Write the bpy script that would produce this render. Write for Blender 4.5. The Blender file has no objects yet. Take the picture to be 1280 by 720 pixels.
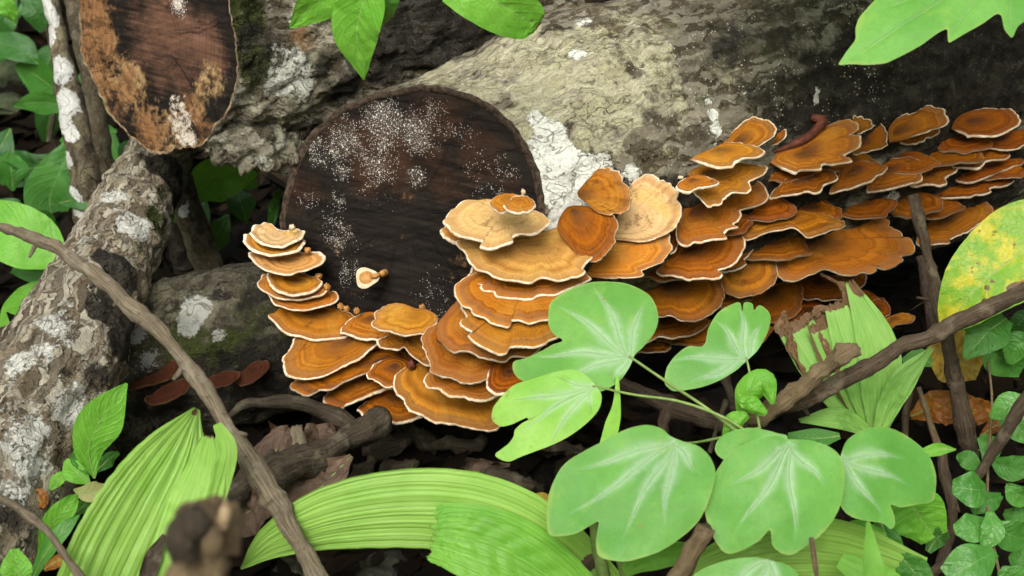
import bpy, math, random
import numpy as np
from mathutils import Vector, noise, Matrix
from mathutils.bvhtree import BVHTree

R = math.radians
random.seed(7); np.random.seed(7)
scene = bpy.context.scene
C = scene.collection

# ------------------------------------------------------------------ camera
F = 1758.0                                   # focal length in pixels of the 1280 wide photograph
PITCH = R(27); CAMH = 1.0
cam = bpy.data.cameras.new('camera'); camo = bpy.data.objects.new('camera', cam); C.objects.link(camo)
camo.location = (0, 0, CAMH); camo.rotation_euler = (R(90) - PITCH, 0, 0)
cam.sensor_width = 36; cam.lens = 36 * F / 1280
cam.clip_start = 0.02; cam.clip_end = 500
cam.dof.use_dof = True; cam.dof.focus_distance = 1.60; cam.dof.aperture_fstop = 8
scene.camera = camo
# ------------------------------------------------------------------ sky, sun, exposure
SUN_EL, SUN_AZ = R(46), R(194)               # soft light from the opening behind the camera
w = bpy.data.worlds.new('World'); scene.world = w; w.use_nodes = True
nt = w.node_tree; bg = nt.nodes['Background']
sky = nt.nodes.new('ShaderNodeTexSky'); sky.sky_type = 'NISHITA'; sky.sun_disc = False
sky.sun_elevation = SUN_EL; sky.sun_rotation = SUN_AZ
sky.air_density = 1.0; sky.dust_density = 6.0; sky.ozone_density = 0.6
hs = nt.nodes.new('ShaderNodeHueSaturation'); hs.inputs['Saturation'].default_value = 0.15      # even thin cloud
nt.links.new(sky.outputs[0], hs.inputs['Color']); nt.links.new(hs.outputs[0], bg.inputs[0]); bg.inputs[1].default_value = 0.15
sun = bpy.data.lights.new('sun', 'SUN'); suno = bpy.data.objects.new('sun', sun); C.objects.link(suno)
sun.energy = 1.3; sun.angle = R(30); sun.color = (1.0, 0.94, 0.83)
sd = Vector((math.sin(SUN_AZ) * math.cos(SUN_EL), math.cos(SUN_AZ) * math.cos(SUN_EL), math.sin(SUN_EL)))
suno.rotation_euler = sd.to_track_quat('Z', 'Y').to_euler()
vs = scene.view_settings
vs.view_transform = 'Standard'; vs.look = 'None'; vs.exposure = 0.56; vs.gamma = 1.0
scene.cycles.max_bounces = 6; scene.cycles.diffuse_bounces = 3; scene.cycles.transmission_bounces = 3
scene.cycles.use_denoising = True
scene.cycles.use_adaptive_sampling = True; scene.cycles.adaptive_threshold = 0.03

# ------------------------------------------------------------------ helpers
CAM = np.array((0, 0, CAMH))
RT = np.array((1.0, 0, 0)); FW = np.array((0, math.cos(PITCH), -math.sin(PITCH))); UP = np.array((0, math.sin(PITCH), math.cos(PITCH)))
def ray(px, py): return FW + (px - 640) / F * RT - (py - 360) / F * UP
def P(px, py, d): return CAM + d * ray(px, py)
def on_plane(px, py, q, n):
    r = ray(px, py); return CAM + r * (np.dot(q - CAM, n) / np.dot(r, n))
def ground_at(px, py, z=0.0):
    r = ray(px, py); return CAM + r * ((z - CAMH) / r[2])
def unit(v): v = np.asarray(v, float); return v / (np.linalg.norm(v) + 1e-12)
def sst(a, b, x): t = np.clip((np.asarray(x, float) - a) / (b - a), 0, 1); return t * t * (3 - 2 * t)
def crom(pts, n, closed=False):
    p = np.asarray(pts, float); k = len(p)
    if closed: q = np.vstack([p[-1:], p, p[:2]]); segs = k
    else: q = np.vstack([2 * p[0] - p[1], p, 2 * p[-1] - p[-2]]); segs = k - 1
    m = 24; out = []
    for i in range(segs):
        a, b, c, d = q[i:i + 4]; t = np.linspace(0, 1, m, endpoint=False)[:, None]
        out.append(.5 * (2 * b + (c - a) * t + (2 * a - 5 * b + 4 * c - d) * t ** 2 + (3 * b - a - 3 * c + d) * t ** 3))
    out = np.vstack(out)
    out = np.vstack([out, p[:1] if closed else p[-1:]])
    L = np.concatenate([[0], np.cumsum(np.linalg.norm(np.diff(out, axis=0), axis=1))])
    s = np.linspace(0, L[-1], n, endpoint=not closed)
    return np.stack([np.interp(s, L, out[:, j]) for j in range(out.shape[1])], 1)
def crom_u(pts, n):                           # uniform in control parameter (for matching lists)
    p = np.asarray(pts, float)
    if p.ndim == 1: p = p[:, None]
    k = len(p); q = np.vstack([2 * p[0] - p[1], p, 2 * p[-1] - p[-2]])
    x = np.linspace(0, k - 1 - 1e-9, n); i = x.astype(int); t = (x - i)[:, None]
    a, b, c, d = q[i], q[i + 1], q[i + 2], q[i + 3]
    return .5 * (2 * b + (c - a) * t + (2 * a - 5 * b + 4 * c - d) * t ** 2 + (3 * b - a - 3 * c + d) * t ** 3)
def fbm(p, sc, oct=4, off=0.0):
    v = Vector((p[0] * sc + off, p[1] * sc + off * 1.7, p[2] * sc - off))
    return noise.fractal(v, 1.0, 2.0, oct)
def fbma(pts, sc, oct=4, off=0.0): return np.array([fbm(p, sc, oct, off) for p in pts])
def grid_faces(nu, nv, wrap=False, flip=False):
    f = []
    for i in range(nu - 1):
        for j in range(nv if wrap else nv - 1):
            k = (j + 1) % nv
            q = (i * nv + j, i * nv + k, (i + 1) * nv + k, (i + 1) * nv + j)
            f.append(q[::-1] if flip else q)
    return f
def mesh_obj(name, verts, faces, mat, parent=None, attrs=None, smooth=True, loc=None):
    verts = np.asarray(verts, float)
    me = bpy.data.meshes.new(name)
    if loc is not None: verts = verts - np.asarray(loc)
    me.from_pydata(verts.tolist(), [], faces)
    if attrs:
        for k, v in attrs.items():
            v = np.asarray(v, np.float32)
            if v.ndim == 1:
                a = me.attributes.new(k, 'FLOAT', 'POINT'); a.data.foreach_set('value', v)
            else:
                a = me.attributes.new(k, 'FLOAT_VECTOR', 'POINT'); a.data.foreach_set('vector', v.ravel())
    if smooth: me.polygons.foreach_set('use_smooth', np.ones(len(me.polygons), bool))
    me.update()
    o = bpy.data.objects.new(name, me); C.objects.link(o)
    if mat: me.materials.append(mat)
    if loc is not None: o.location = loc
    if parent is not None:
        o.parent = parent
        o.matrix_parent_inverse = Matrix.Translation(-Vector(parent_world(parent)))
    return o
def parent_world(o):                          # parts keep world coordinates; only Empties and located meshes are shifted
    return o.location if o.parent is None else (0, 0, 0)
def tag(o, label, cat, group=None, kind=None):
    o['label'] = label; o['category'] = cat
    if group: o['group'] = group
    if kind: o['kind'] = kind
    return o
def thing(name, label, cat, loc, group=None):
    o = bpy.data.objects.new(name, None); C.objects.link(o); o.location = tuple(float(x) for x in loc)
    o.empty_display_size = .02
    return tag(o, label, cat, group)

# ------------------------------------------------------------------ material helpers
class NT:
    def __init__(s, name):
        s.m = bpy.data.materials.new(name); s.m.use_nodes = True; s.t = s.m.node_tree
        s.b = s.t.nodes['Principled BSDF']; s.out = s.t.nodes['Material Output']
    def n(s, typ, **kw):
        x = s.t.nodes.new('ShaderNode' + typ)
        for k, v in kw.items(): setattr(x, k, v)
        return x
    def put(s, sock, v):
        if isinstance(v, bpy.types.NodeSocket): s.t.links.new(v, sock)
        elif isinstance(v, (tuple, list)) and sock.type == 'RGBA': sock.default_value = (*v[:3], 1)
        else: sock.default_value = v
    def attr(s, name): return s.n('Attribute', attribute_name=name).outputs['Fac']
    def vattr(s, name): return s.n('Attribute', attribute_name=name).outputs['Vector']
    def pos(s): return s.n('NewGeometry').outputs['Position']
    def noise(s, vec, scale, detail=4, rough=.55, dist=0, dim='3D', w=None):
        x = s.n('TexNoise', noise_dimensions=dim)
        if dim == '1D': s.put(x.inputs['W'], vec)
        else: s.put(x.inputs['Vector'], vec)
        x.inputs['Scale'].default_value = scale; x.inputs['Detail'].default_value = detail
        x.inputs['Roughness'].default_value = rough; x.inputs['Distortion'].default_value = dist
        return x.outputs['Fac']
    def vor(s, vec, scale, feat='F1', rnd=1.0):
        x = s.n('TexVoronoi', feature=feat); s.put(x.inputs['Vector'], vec); x.inputs['Scale'].default_value = scale
        x.inputs['Randomness'].default_value = rnd
        return x
    def math(s, op, a, b=0.0, c=0.0, clamp=False):
        x = s.n('Math', operation=op); x.use_clamp = clamp
        s.put(x.inputs[0], a); s.put(x.inputs[1], b); s.put(x.inputs[2], c); return x.outputs[0]
    def step(s, x, a, b):
        m = s.n('MapRange', interpolation_type='SMOOTHSTEP'); s.put(m.inputs['Value'], x)
        s.put(m.inputs['From Min'], a); s.put(m.inputs['From Max'], b); return m.outputs['Result']
    def mix(s, f, a, b, mode='MIX'):
        x = s.n('Mix', data_type='RGBA', blend_type=mode); s.put(x.inputs[0], f); s.put(x.inputs[6], a); s.put(x.inputs[7], b)
        return x.outputs[2]
    def scale(s, vec, v):
        x = s.n('VectorMath', operation='MULTIPLY'); s.put(x.inputs[0], vec); x.inputs[1].default_value = v; return x.outputs[0]
    def comb(s, x, y, z=0.0):
        c = s.n('CombineXYZ'); s.put(c.inputs[0], x); s.put(c.inputs[1], y); s.put(c.inputs[2], z); return c.outputs[0]
    def rnd(s): return s.n('ObjectInfo').outputs['Random']
    def bump(s, h, dist, strength=1.0, prev=None):
        x = s.n('Bump'); s.put(x.inputs['Height'], h); x.inputs['Distance'].default_value = dist; x.inputs['Strength'].default_value = strength
        if prev: s.put(x.inputs['Normal'], prev)
        return x.outputs[0]
    def done(s, col, rough=.7, normal=None, spec=.3, trans=None, tcol=None):
        s.put(s.b.inputs['Base Color'], col); s.put(s.b.inputs['Roughness'], rough)
        s.b.inputs['Specular IOR Level'].default_value = spec
        if normal: s.put(s.b.inputs['Normal'], normal)
        if trans:
            t = s.n('BsdfTranslucent'); s.put(t.inputs['Color'], tcol if tcol is not None else col)
            if normal: s.put(t.inputs['Normal'], normal)
            m = s.n('MixShader'); m.inputs[0].default_value = trans
            s.t.links.new(s.b.outputs[0], m.inputs[1]); s.t.links.new(t.outputs[0], m.inputs[2]); s.t.links.new(m.outputs[0], s.out.inputs[0])
        return s.m

# ------------------------------------------------------------------ materials
def bark_mat(name, base=(.13, .095, .06), base2=(.05, .035, .022), pale=(.36, .35, .24), white=(.66, .67, .6), rel=1.0, fine=1.0, crs=1.0, crd=.6, flake=0.0):
    s = NT(name); p = s.pos()
    n1 = s.noise(p, 22 * fine, 6, .65); n2 = s.noise(p, 70 * fine, 5, .7); n3 = s.noise(p, 8, 3); n4 = s.noise(p, 240, 3, .7)
    col = s.mix(s.step(n1, .35, .65), base2, base)
    col = s.mix(s.math('MULTIPLY', s.step(n2, .52, .7), .55), col, (.22, .19, .13))
    # pale greenish crust
    lc = s.vattr('lc'); wob = s.n('VectorMath', operation='ADD'); s.put(wob.inputs[0], s.scale(lc, (46 * crs, 100 * crs, 0))); 
    nv_ = s.n('TexNoise'); s.put(nv_.inputs['Vector'], p); nv_.inputs['Scale'].default_value = 40; nv_.inputs['Detail'].default_value = 4
    sv = s.scale(nv_.outputs['Color'], (2.6, 2.6, 0)); s.put(wob.inputs[1], sv)
    ve = s.vor(wob.outputs[0], 1.0, 'DISTANCE_TO_EDGE'); vc = s.vor(wob.outputs[0], 1.0)
    crk0 = s.math('MULTIPLY', s.step(ve.outputs['Distance'], .09, .0), s.step(s.noise(p, 17, 3), .42, .60))
    sc_ = s.n('SeparateColor'); s.put(sc_.inputs[0], vc.outputs['Color']); plate = sc_.outputs[0]
    m = s.math('ADD', s.attr('pale'), s.math('MULTIPLY', s.math('SUBTRACT', n1, .5), 1.3))
    m = s.math('ADD', m, s.math('MULTIPLY', s.math('SUBTRACT', n2, .5), 1.0))
    pm = s.step(m, .38, .66)
    pcol = s.mix(s.step(n2, .3, .72), s.mix(.5, pale, (.16, .14, .08)), pale)
    pcol = s.mix(s.math('MULTIPLY', s.step(n4, .56, .68), .5), pcol, (.1, .08, .05))
    pcol = s.mix(s.math('MULTIPLY', s.step(n3, .5, .7), .5), pcol, (.3, .25, .14))
    col = s.mix(pm, col, pcol)
    col = s.mix(s.math('MULTIPLY', s.math('SUBTRACT', plate, .5), .5, clamp=True), col, (.34, .31, .22))
    col = s.mix(s.math('MULTIPLY', crk0, crd), col, (.035, .026, .018))
    fk = s.noise(p, 190, 6, .75); fk2 = s.noise(s.scale(lc, (30, 150, 0)), 1.0, 5, .7)
    col = s.mix(s.math('MULTIPLY', s.step(fk, .54, .66), .42), col, (.38, .35, .25)); col = s.mix(s.math('MULTIPLY', s.step(fk, .46, .34), .6), col, (.03, .022, .015))
    col = s.mix(s.math('MULTIPLY', s.step(fk2, .52, .70), .35), col, (.07, .055, .035))
    if flake:
        fv = s.n('VectorMath', operation='ADD'); s.put(fv.inputs[0], s.scale(lc, (38, 120, 0))); s.put(fv.inputs[1], s.scale(nv_.outputs['Color'], (3.5, 3.5, 0)))
        f1 = s.vor(fv.outputs[0], 1.0, 'DISTANCE_TO_EDGE'); f2 = s.vor(fv.outputs[0], 1.0); q = s.n('SeparateColor'); s.put(q.inputs[0], f2.outputs['Color'])
        fa = s.step(s.math('ADD', q.outputs[1], s.math('MULTIPLY', s.math('SUBTRACT', n2, .5), .9)), .35, .75)
        col = s.mix(s.math('MULTIPLY', fa, flake), col, (.62, .57, .44)); col = s.mix(s.math('MULTIPLY', s.step(q.outputs[2], .72, .85), flake), col, (.10, .075, .045))
        ed = s.math('MULTIPLY', s.step(f1.outputs['Distance'], .10, .0), s.step(n2, .38, .55)); col = s.mix(s.math('MULTIPLY', ed, flake), col, (.045, .034, .022))
        fh = s.math('SUBTRACT', s.math('MULTIPLY', q.outputs[1], .5), s.math('MULTIPLY', ed, .5))
    # green moss
    mm = s.step(s.math('ADD', s.attr('moss'), s.math('MULTIPLY', s.math('SUBTRACT', n2, .5), 1.6)), .4, .75)
    col = s.mix(mm, col, s.mix(n4, (.018, .028, .006), (.10, .12, .025)))
    # dark wet / charred bark, and shade painted on the sawn logs
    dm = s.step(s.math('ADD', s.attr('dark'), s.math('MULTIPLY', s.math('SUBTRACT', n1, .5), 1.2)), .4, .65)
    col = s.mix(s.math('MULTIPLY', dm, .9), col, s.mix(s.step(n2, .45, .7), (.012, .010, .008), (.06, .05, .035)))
    # rusty
    om = s.step(s.math('ADD', s.attr('rust'), s.math('MULTIPLY', s.math('SUBTRACT', n2, .5), 1.2)), .4, .8)
    col = s.mix(om, col, (.24, .12, .04))
    # white crust with crack lines
    wn = s.math('ADD', s.math('MULTIPLY', s.math('SUBTRACT', n1, .5), 1.6), s.math('MULTIPLY', s.math('SUBTRACT', n2, .5), .8))
    wm = s.step(s.math('ADD', s.math('ADD', s.attr('white'), wn), s.math('MULTIPLY', s.math('SUBTRACT', fk, .5), 1.2)), .44, .60)
    crk = s.noise(s.scale(lc, (1, 1, 1)), 38, 2, .5, .6)
    ck = s.math('SUBTRACT', 1, s.step(s.math('ABSOLUTE', s.math('SUBTRACT', crk, .5)), .0, .02))
    wcol = s.mix(s.step(n4, .35, .65), s.mix(.5, white, (.4, .4, .33)), white)
    wcol = s.mix(s.math('MULTIPLY', ck, .75), wcol, (.12, .10, .07))
    col = s.mix(wm, col, wcol)
    # tiny white specks
    v = s.vor(p, 210); sp = s.math('MULTIPLY', s.step(v.outputs['Distance'], .25, .15), s.step(s.noise(p, 35, 3), .47, .6))
    sp = s.math('MULTIPLY', sp, s.attr('speck'))
    col = s.mix(sp, col, (.75, .72, .6))
    h = s.math('ADD', s.math('MULTIPLY', n1, .9), s.math('MULTIPLY', n2, .5))
    if flake: h = s.math('ADD', h, s.math('MULTIPLY', fh, flake))
    h = s.math('SUBTRACT', h, s.math('MULTIPLY', crk0, .35 * crd)); h = s.math('ADD', h, s.math('MULTIPLY', plate, .16)); h = s.math('ADD', h, s.math('MULTIPLY', fk, .45))
    h = s.math('ADD', h, s.math('MULTIPLY', wm, .12)); h = s.math('SUBTRACT', h, s.math('MULTIPLY', s.math('MULTIPLY', ck, wm), .2))
    h = s.math('ADD', h, s.math('MULTIPLY', mm, s.math('MULTIPLY', n4, .6)))
    b1 = s.bump(h, .009 * rel, .8); b2 = s.bump(s.math('ADD', n4, s.math('MULTIPLY', sp, .8)), .0022 * rel, .7, b1)
    return s.done(col, .85, b2, .2)

def cut_mat(name, tan=False):
    s = NT(name); q = s.vattr('fc'); p = s.pos()          # fc: metres in the plane of the cut
    st = s.n('Mapping'); s.put(st.inputs['Vector'], q); st.inputs['Rotation'].default_value = (0, 0, R(-22) if not tan else R(-70)); st.inputs['Scale'].default_value = (9, 130, 1)
    saw = s.noise(st.outputs[0], 1.0, 4, .65)
    n1 = s.noise(p, 26, 5, .6); n2 = s.noise(p, 120, 4, .65); n3 = s.noise(p, 11, 3, .5)
    col = s.mix(s.step(saw, .3, .7), (.008, .0065, .0055), (.026, .020, .015))
    red = s.attr('red'); rm = s.step(s.math('ADD', red, s.math('ADD', s.math('MULTIPLY', s.math('SUBTRACT', n1, .5), 1.4), s.math('MULTIPLY', s.math('SUBTRACT', saw, .5), .8))), .15, .95)
    col = s.mix(rm, col, s.mix(saw, (.055, .028, .018), (.24, .125, .078)) if tan else s.mix(saw, (.020, .010, .006), (.085, .040, .022)))
    tm = s.step(s.math('ADD', s.attr('tan'), s.math('ADD', s.math('MULTIPLY', s.math('SUBTRACT', n1, .5), 1.5), s.math('MULTIPLY', s.math('SUBTRACT', n2, .5), 1.1))), .30, .80)
    tc = s.mix(s.step(n2, .35, .65), (.22, .12, .05), (.42, .29, .14))
    col = s.mix(tm, col, tc)
    om = s.step(s.math('ADD', s.attr('orange'), s.math('ADD', s.math('MULTIPLY', s.math('SUBTRACT', n1, .5), 1.6), s.math('ADD', s.math('MULTIPLY', s.math('SUBTRACT', n2, .5), .9), s.math('MULTIPLY', s.math('SUBTRACT', saw, .5), .8)))), .25, .95)
    col = s.mix(om, col, s.mix(n2, (.19, .085, .035), (.36, .19, .08)))
    wm = s.step(s.math('ADD', s.attr('white'), s.math('MULTIPLY', s.math('SUBTRACT', n2, .5), 1.8)), .45, .8)
    col = s.mix(wm, col, (.6, .54, .44))
    ln_ = s.n('VectorMath', operation='LENGTH'); s.put(ln_.inputs[0], q); sx = s.n('SeparateXYZ'); s.put(sx.inputs[0], q)
    rg = s.noise(s.math('ADD', s.math('MULTIPLY', ln_.outputs['Value'], 260), s.math('MULTIPLY', n3, 6)), 1.0, 2, .5, 0, '1D'); col = s.mix(s.math('MULTIPLY', s.step(rg, .5, .62), .2), col, (.008, .006, .005))
    an = s.math('ARCTAN2', sx.outputs[1], sx.outputs[0]); an = s.math('ADD', an, s.math('MULTIPLY', n1, .35)); cf = s.noise(s.math('MULTIPLY', an, 1.0), 2.4, 2, .6, 0, '1D')
    ck = s.math('MULTIPLY', s.step(s.math('ABSOLUTE', s.math('SUBTRACT', cf, .5)), .012, .002), s.step(ln_.outputs['Value'], .015, .05)); col = s.mix(s.math('MULTIPLY', ck, .35), col, (.004, .003, .003))
    # spore dust: fine grains in drifts
    d = s.attr('dust'); v = s.vor(p, 230); v2 = s.vor(p, 560)
    g = s.math('ADD', d, s.math('MULTIPLY', s.math('SUBTRACT', s.noise(p, 55, 5, .7), .5), 1.5))
    big = s.math('MULTIPLY', s.step(v.outputs['Distance'], .34, .22), s.step(s.math('ADD', s.math('MULTIPLY', g, .6), s.math('MULTIPLY', s.n('SeparateColor').outputs[0], 0)), .25, .45))
    sc = s.n('SeparateColor'); s.put(sc.inputs[0], v.outputs['Color'])
    big = s.math('MULTIPLY', big, s.step(s.math('ADD', s.math('MULTIPLY', g, .95), s.math('MULTIPLY', sc.outputs[0], .6)), .72, .82))
    sc2 = s.n('SeparateColor'); s.put(sc2.inputs[0], v2.outputs['Color'])
    sm = s.math('MULTIPLY', s.step(v2.outputs['Distance'], .4, .25), s.step(s.math('ADD', s.math('MULTIPLY', g, 1.0), s.math('MULTIPLY', sc2.outputs[0], .5)), .66, .78))
    col = s.mix(s.math('MULTIPLY', s.step(g, .35, 1.1), .38), col, (.36, .30, .24))
    dust = s.math('MAXIMUM', big, s.math('MULTIPLY', sm, .75))
    col = s.mix(dust, col, (.88, .84, .76))
    h = s.math('ADD', s.math('MULTIPLY', saw, .3), s.math('MULTIPLY', n2, .45)); h = s.math('ADD', h, s.math('MULTIPLY', dust, .5)); h = s.math('SUBTRACT', h, s.math('MULTIPLY', ck, .25)); h = s.math('ADD', h, s.math('MULTIPLY', rg, .12))
    return s.done(col, .75, s.bump(h, .0028, .9), .12)

def cap_mat(old=False):
    s = NT('old_fungus_cap' if old else 'fungus_cap'); z = s.attr('zt'); tone = s.attr('tone'); an = s.attr('ang'); p = s.pos(); r = s.rnd(); bk = s.attr('back')
    nz = s.noise(p, 45, 4, .6); zz = s.math('ADD', z, s.math('MULTIPLY', s.math('SUBTRACT', nz, .5), .09))
    ro = s.math('MULTIPLY', r, 37.0)
    b1 = s.noise(s.math('ADD', s.math('MULTIPLY', zz, 6.5), ro), 1.0, 2, .6, 0, '1D')
    b2 = s.noise(s.math('ADD', s.math('MULTIPLY', zz, 17), ro), 1.0, 2, .6, 0, '1D')
    band = s.step(s.math('ADD', s.math('MULTIPLY', b1, .72), s.math('MULTIPLY', b2, .28)), .30, .70)
    fib = s.noise(s.comb(s.math('MULTIPLY', an, 22), s.math('MULTIPLY', zz, 3.0), ro), 1.0, 5, .65)
    band = s.math('ADD', .5, s.math('MULTIPLY', s.math('SUBTRACT', band, .5), s.math('MULTIPLY_ADD', s.step(z, .3, .85), .9, .10)))
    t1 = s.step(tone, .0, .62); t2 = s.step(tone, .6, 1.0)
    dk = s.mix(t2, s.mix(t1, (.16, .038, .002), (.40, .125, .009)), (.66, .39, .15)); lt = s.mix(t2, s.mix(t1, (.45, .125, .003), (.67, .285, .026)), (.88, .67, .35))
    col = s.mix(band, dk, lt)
    col = s.mix(s.math('MULTIPLY', s.step(fib, .42, .70), .42), col, s.mix(tone, (.09, .024, .004), (.50, .23, .05)))
    # yellowish patches
    n3 = s.noise(p, 28, 3, .5)
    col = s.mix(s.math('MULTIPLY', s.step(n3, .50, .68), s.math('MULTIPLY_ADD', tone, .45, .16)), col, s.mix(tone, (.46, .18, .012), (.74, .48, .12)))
    # grey mauve ring just inside the margin
    gm = s.math('MULTIPLY', s.math('MULTIPLY', s.step(zz, .80, .90), s.step(zz, 1.02, .95)), .55)
    col = s.mix(gm, col, s.mix(tone, (.16, .055, .02), (.50, .27, .11)))
    # purple brown old centre, with shade near the back painted in
    cm = s.math('MULTIPLY', s.step(s.math('ADD', zz, s.math('MULTIPLY', s.math('SUBTRACT', n3, .5), .5)), .55, .02), s.math('MULTIPLY_ADD', tone, -.6, .95))
    col = s.mix(s.math('MULTIPLY', cm, bk), col, (.075, .032, .018))
    fr = s.math('MULTIPLY', s.step(s.noise(p, 420, 2, .6), .62, .72), s.step(n3, .42, .58))
    col = s.mix(s.math('MULTIPLY', fr, .5), col, (.10, .045, .015))
    hv = s.n('HueSaturation'); s.put(hv.inputs['Color'], col); s.put(hv.inputs['Value'], s.math('MULTIPLY_ADD', r, .24, .90)); s.put(hv.inputs['Hue'], s.math('MULTIPLY_ADD', s.math('FRACT', s.math('MULTIPLY', r, 7.3)), .012, .495)); col = hv.outputs[0]
    dt = s.step(s.math('ADD', s.noise(p, 60, 5, .7), s.math('MULTIPLY', s.math('SUBTRACT', s.math('FRACT', s.math('MULTIPLY', r, 13.7)), .5), .12)), .62, .72); col = s.mix(s.math('MULTIPLY', dt, .55), col, (.07, .03, .012))
    if old: col = s.mix(.93, col, (.045, .014, .008))
    h = s.math('ADD', s.math('MULTIPLY', b2, .55), s.math('MULTIPLY', fib, .6)); h = s.math('ADD', h, s.math('MULTIPLY', s.noise(p, 300, 3), .25))
    return s.done(col, .62, s.bump(h, .0020, .8), .10)
def rim_mat():
    s = NT('fungus_margin'); z = s.attr('zt'); pl = s.attr('palem'); p = s.pos(); n = s.noise(p, 150, 3)
    col = s.mix(s.step(n, .35, .65), (.70, .52, .33), (.88, .76, .58))
    col = s.mix(s.step(s.math('ADD', z, s.math('MULTIPLY', s.math('SUBTRACT', n, .5), .6)), .02, .3), (.42, .24, .11), col)
    col = s.mix(pl, (.16, .055, .012), col)
    return s.done(col, .8, s.bump(n, .001, .5), .2)
def pore_mat():
    s = NT('fungus_underside'); p = s.pos(); n = s.noise(p, 500, 2); m = s.noise(p, 30, 3)
    return s.done(s.mix(m, (.13, .06, .025), (.30, .17, .08)), .9, s.bump(n, .0008, .6), .1)

def leaf_mat(name, c1, c2, vein=(.3, .5, .14), nlat=8.0, slope=.9, lat=.5, trans=.3, rough=.42, blotch=None, kind='pinnate', spec=.35, mid=.018):
    s = NT(name); u = s.attr('lu'); v = s.attr('lv'); p = s.pos(); av = s.math('ABSOLUTE', v)
    n1 = s.noise(p, 18, 3); n2 = s.noise(p, 130, 4, .6)
    col = s.mix(s.step(n1, .3, .7), c1, c2); col = s.mix(s.math('MULTIPLY', s.step(n2, .4, .75), .25), col, c1)
    h = s.math('MULTIPLY', n2, .25)
    if kind == 'pinnate':
        f = s.math('FRACT', s.math('SUBTRACT', s.math('MULTIPLY', u, nlat), s.math('MULTIPLY', av, slope * nlat * .3)))
        tri = s.math('ABSOLUTE', s.math('SUBTRACT', f, .5))
        lv = s.step(tri, .045, .0); nn_ = s.vor(p, 170, 'DISTANCE_TO_EDGE'); h = s.math('SUBTRACT', h, s.math('MULTIPLY', s.step(nn_.outputs['Distance'], .14, 0), .35)); md = s.step(av, mid * 2, mid * .6)
        f2 = s.noise(s.comb(s.math('MULTIPLY', u, 60), s.math('MULTIPLY', v, 24)), 1.0, 2)
        vv = s.math('MAXIMUM', s.math('MULTIPLY', lv, lat), md)
        col = s.mix(s.math('MULTIPLY', s.step(f2, .4, .65), .2), col, s.mix(.5, c2, vein))
        h = s.math('SUBTRACT', h, s.math('MULTIPLY', s.step(tri, .2, .0), .55)); h = s.math('ADD', h, s.math('MULTIPLY', f2, .3))
    else:                                           # parallel lines along the blade
        f = s.math('FRACT', s.math('MULTIPLY', v, nlat)); tri = s.math('ABSOLUTE', s.math('SUBTRACT', f, .5))
        fl = s.noise(s.comb(s.math('MULTIPLY', u, 2.5), s.math('MULTIPLY', v, 46)), 1.0, 3)
        vv = s.math('MULTIPLY', s.step(tri, .09, .0), lat)
        col = s.mix(s.math('MULTIPLY', s.step(fl, .35, .7), .5), col, vein)
        h = s.math('ADD', h, s.math('MULTIPLY', fl, .7)); h = s.math('SUBTRACT', h, s.math('MULTIPLY', s.step(tri, .1, 0), .5))
    col = s.mix(vv, col, vein)
    if blotch:
        bc, amt = blotch
        col = s.mix(s.math('MULTIPLY', s.step(s.math('ADD', s.noise(p, 30, 5, .65), s.math('MULTIPLY', u, .0)), .44, .62), amt), col, bc)
        col = s.mix(s.math('MULTIPLY', s.step(s.noise(p, 90, 3, .6), .64, .70), amt), col, (.22, .08, .02))
    br = s.attr('brown'); bm = s.step(s.math('ADD', br, s.math('MULTIPLY', s.math('SUBTRACT', n2, .5), .7)), .45, .6)
    col = s.mix(bm, col, s.mix(n2, (.06, .035, .02), (.30, .17, .07)))
    tc = s.mix(.6, col, (.34, .52, .05))
    return s.done(col, rough, s.bump(h, .0009 if kind == 'pinnate' else .0011, .6), spec, trans, s.mix(bm, tc, col))
def vine_mat(name, c1, c2):
    s = NT(name); p = s.pos(); n1 = s.noise(p, 14, 3); n2 = s.noise(p, 160, 4, .6); ve = s.attr('vein'); t = s.attr('zt')
    col = s.mix(s.step(n1, .3, .7), c1, c2); col = s.mix(s.math('MULTIPLY', s.step(n2, .4, .7), .2), col, s.mix(.5, c1, (.05, .12, .03)))
    f = s.step(s.math('MULTIPLY', ve, s.math('MULTIPLY_ADD', n2, 1.5, .25)), .08, 1.0)
    col = s.mix(s.math('MULTIPLY', f, .5), col, (.60, .80, .56))
    vn = s.vor(p, 210, 'DISTANCE_TO_EDGE'); net = s.step(vn.outputs['Distance'], .12, .0)
    col = s.mix(s.math('MULTIPLY', net, .07), col, (.32, .58, .22)); col = s.mix(s.math('MULTIPLY', s.step(s.noise(p, 260, 2, .5), .68, .74), .35), col, (.14, .22, .05))
    n5 = s.noise(p, 55, 4, .6); col = s.mix(s.math('MULTIPLY', s.step(n5, .56, .72), .30), col, (.34, .56, .10)); col = s.mix(s.math('MULTIPLY', s.step(s.noise(p, 120, 3, .6), .70, .74), .7), col, (.30, .22, .06))
    ed = s.step(s.math('ADD', t, s.math('MULTIPLY', s.math('SUBTRACT', n5, .5), .12)), .965, 1.0); col = s.mix(s.math('MULTIPLY', ed, .45), col, (.40, .50, .12))
    cr = s.step(s.attr('rib'), .35, .9)
    col = s.mix(s.math('MULTIPLY', cr, .3), col, (.34, .50, .26))
    h = s.math('ADD', s.math('MULTIPLY', n2, .2), s.math('MULTIPLY_ADD', net, -.07, s.math('MULTIPLY', cr, -.8)))
    h = s.math('ADD', h, s.math('MULTIPLY', n5, .5))
    return s.done(col, s.math('MULTIPLY_ADD', n5, .35, .28), s.bump(h, .0015, .7), .28, .3, s.mix(.6, col, (.36, .58, .08)))
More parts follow.
